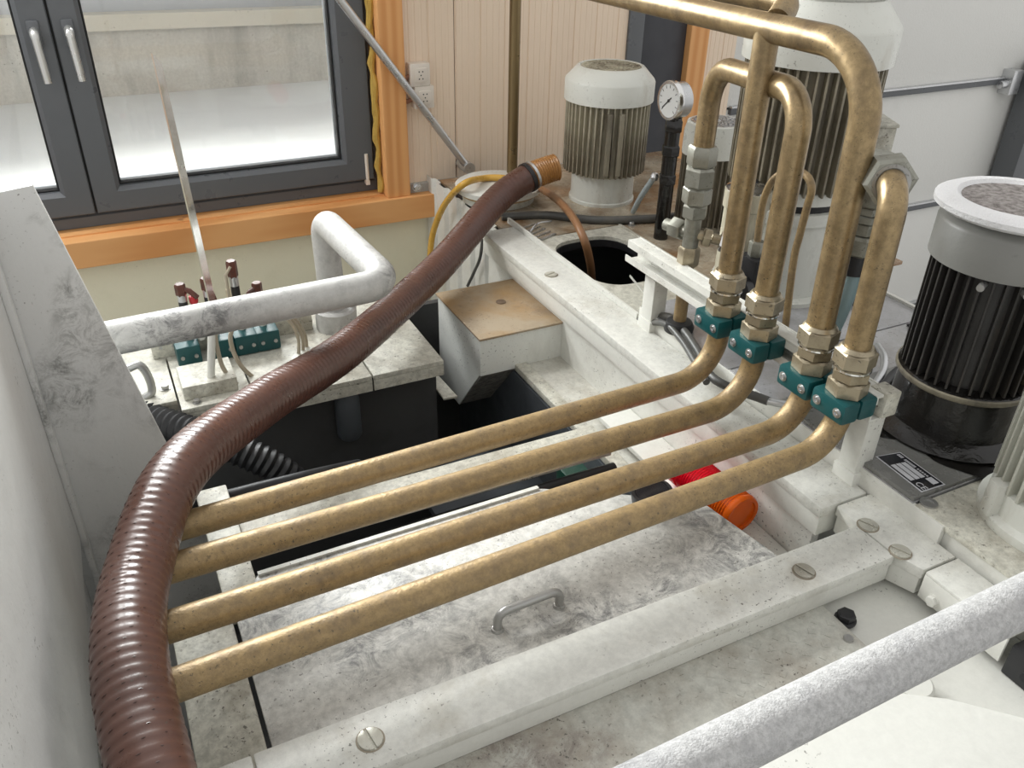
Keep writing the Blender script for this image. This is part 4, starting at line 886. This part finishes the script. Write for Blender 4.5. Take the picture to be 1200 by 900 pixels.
# thin inverted-U tube and black valve block
X = 1.20
ut = thing('thin_u_tube', 'thin brass tube bent in an inverted U beside the largest motor', 'tube', Px(930, 392, X))
part('tube', G().tube(smooth([Px(*p, X) for p in ((886, 300), (889, 270), (891, 255), (897, 228), (909, 208), (930, 200), (946, 207), (951, 222), (946, 242), (937, 276), (930, 306), (920, 385))], 8), .0075, 14), BRASS, ut)
a = Px(887, 290, X); part('nut', G().hexn(a+V((0, 0, -.02)), (0, 0, 1), .030, .034, .2), NUTG, ut)
vb = thing('valve_block', 'black valve block with a round knob under the thin tube', 'valve', (X, a.y, PZ))
part('block', G().box((X-.022, a.y-.028, PZ), (X+.028, a.y+.028, a.z-.018)), BLACK, vb, bevel=.005)
part('knob', G().lathe([(.026, 0), (.030, .004), (.030, .026), (.02, .03)], (X-.022, a.y-.004, a.z-.085), (-1, -.3, 0), 24), BLACK, vb)
# filter can
c = V((1.25, Px(864, 300, 1.25).y, PZ)); fc = thing('filter_can', 'white rust streaked filter can with a glossy lid behind the pipes', 'can', c)
zt_ = Py(862, 222, c.y).z
part('can', G().lathe([(.046, PZ), (.046, zt_-.045), (.050, zt_-.042), (.050, zt_-.004)], (c.x, c.y, 0), seg=32), W_FIN, fc); part('lid', G().lathe([(.048, zt_-.006), (.048, zt_), (.038, zt_+.003), (.02, zt_+.014)], (c.x, c.y, 0), seg=32), CHROME, fc); part('lid_knob', G().lathe([(.018, zt_+.004), (.018, zt_+.016), (.012, zt_+.02)], (c.x, c.y, 0), seg=24), BLACK, fc)

# ================================================================== signal light lying below the pipes
cA = Pz(868, 603, -1.007); ax = V((-.05, 1, 0)).normalized(); R = .0395
bz_ = V((cA.x, cA.y, -1.048+R+.002))
sl = thing('signal_light', 'red and amber signal light lying on its side beneath the pipes', 'signal light', bz_-V((0, 0, R)))
def ribs(L, r):
    n = int(L/.006); pr = [(r*.9, 0)]
    for i in range(n): pr += [(r, i*.006+.001), (r-.0022, i*.006+.004)]
    return pr+[(r*.9, L)]
part('amber_module', G().lathe(ribs(.066, R), bz_, ax, 36), LENS_A, sl); part('end_cap', G().lathe([(R*.2, .014), (R*.70, .012), (R*.80, -.004), (R*.95, -.005), (R*1.02, 0), (R*1.02, .006)], bz_, ax, 36), LENS_A, sl)
part('joint_ring', G().lathe([(R*.97, .066), (R*1.0, .067), (R*1.0, .073), (R*.97, .074)], bz_, ax, 36), LENS_A, sl)
part('red_module', G().lathe([(r_, h+.074) for r_, h in ribs(.075, R)], bz_, ax, 36), LENS_R, sl)
part('base', G().lathe([(R, .149), (R*1.02, .151), (R*1.02, .175), (R*.8, .18)], bz_, ax, 36), LENS_R, sl)
c = Pz(764, 583, CVZ+.012); bk = thing('plastic_disc', 'round black plastic cap lying beside the signal light', 'cap', c-V((0, 0, .014)))
nrm = V((-.35, -.35, 1)).normalized()
part('cap', G().lathe([(.035, -.018), (.037, -.014), (.037, .006), (.035, .010), (.030, .010), (.029, .004)], c+V((0, 0, .006)), (-.15, .1, 1), 32), BLACK, bk)
part('dark_lens', G().lathe([(.0305, .003), (.029, .009), (.006, .011)], c+V((0, 0, .006)), (-.15, .1, 1), 28), LENS_K, bk)
# cables at the platform edge
obj_tube('grey_cable', [Pz(745, 380, DZ-.01), Pz(756, 372, DZ+.012), Pz(785, 372, PZ+.012), Pz(803, 390, PZ+.012), Pz(818, 412, PZ+.012), Pz(838, 445, PZ+.012), Pz(900, 470, PZ+.012)], .009, CABLE, 'grey cable curving past the strut rail post', 'cable')
obj_tube('grey_cable', [Pz(748, 386, DZ-.01), Pz(758, 379, DZ+.012), Pz(780, 380, PZ+.010), Pz(798, 398, PZ+.010), Pz(812, 420, PZ+.010), Pz(828, 448, PZ+.010)], .007, CABLE, 'thinner grey cable alongside the curving cable', 'cable')
obj_tube('steel_conduit', [Pz(860, 452, PZ+.010), Pz(900, 470, PZ+.010), Pz(950, 475, PZ+.010), Pz(1010, 462, PZ+.012), Pz(1032, 440, PZ+.02), Pz(1036, 420, PZ+.03), Pz(1028, 405, PZ+.03)], .0075, STEEL, 'shiny steel conduit curving beneath the large green clamps', 'conduit')
obj_tube('black_hose', [Pz(1020, 470, PZ+.02), Pz(1038, 448, PZ+.02), Pz(1052, 434, PZ+.02), Pz(1075, 420, PZ+.02)], .008, BLACK, 'short black hose running to the black finned motor', 'hose')

a = Pz(738, 323, DZ+.03); b = Pz(757, 346, DZ+.004)
single('plastic_strip', G().obox((a+b)/2, (b-a)/2, (.003, .003, 0), (0, 0, .0012)), W_CLEAN, 'thin white plastic strip leaning at the manhole edge', 'strip')
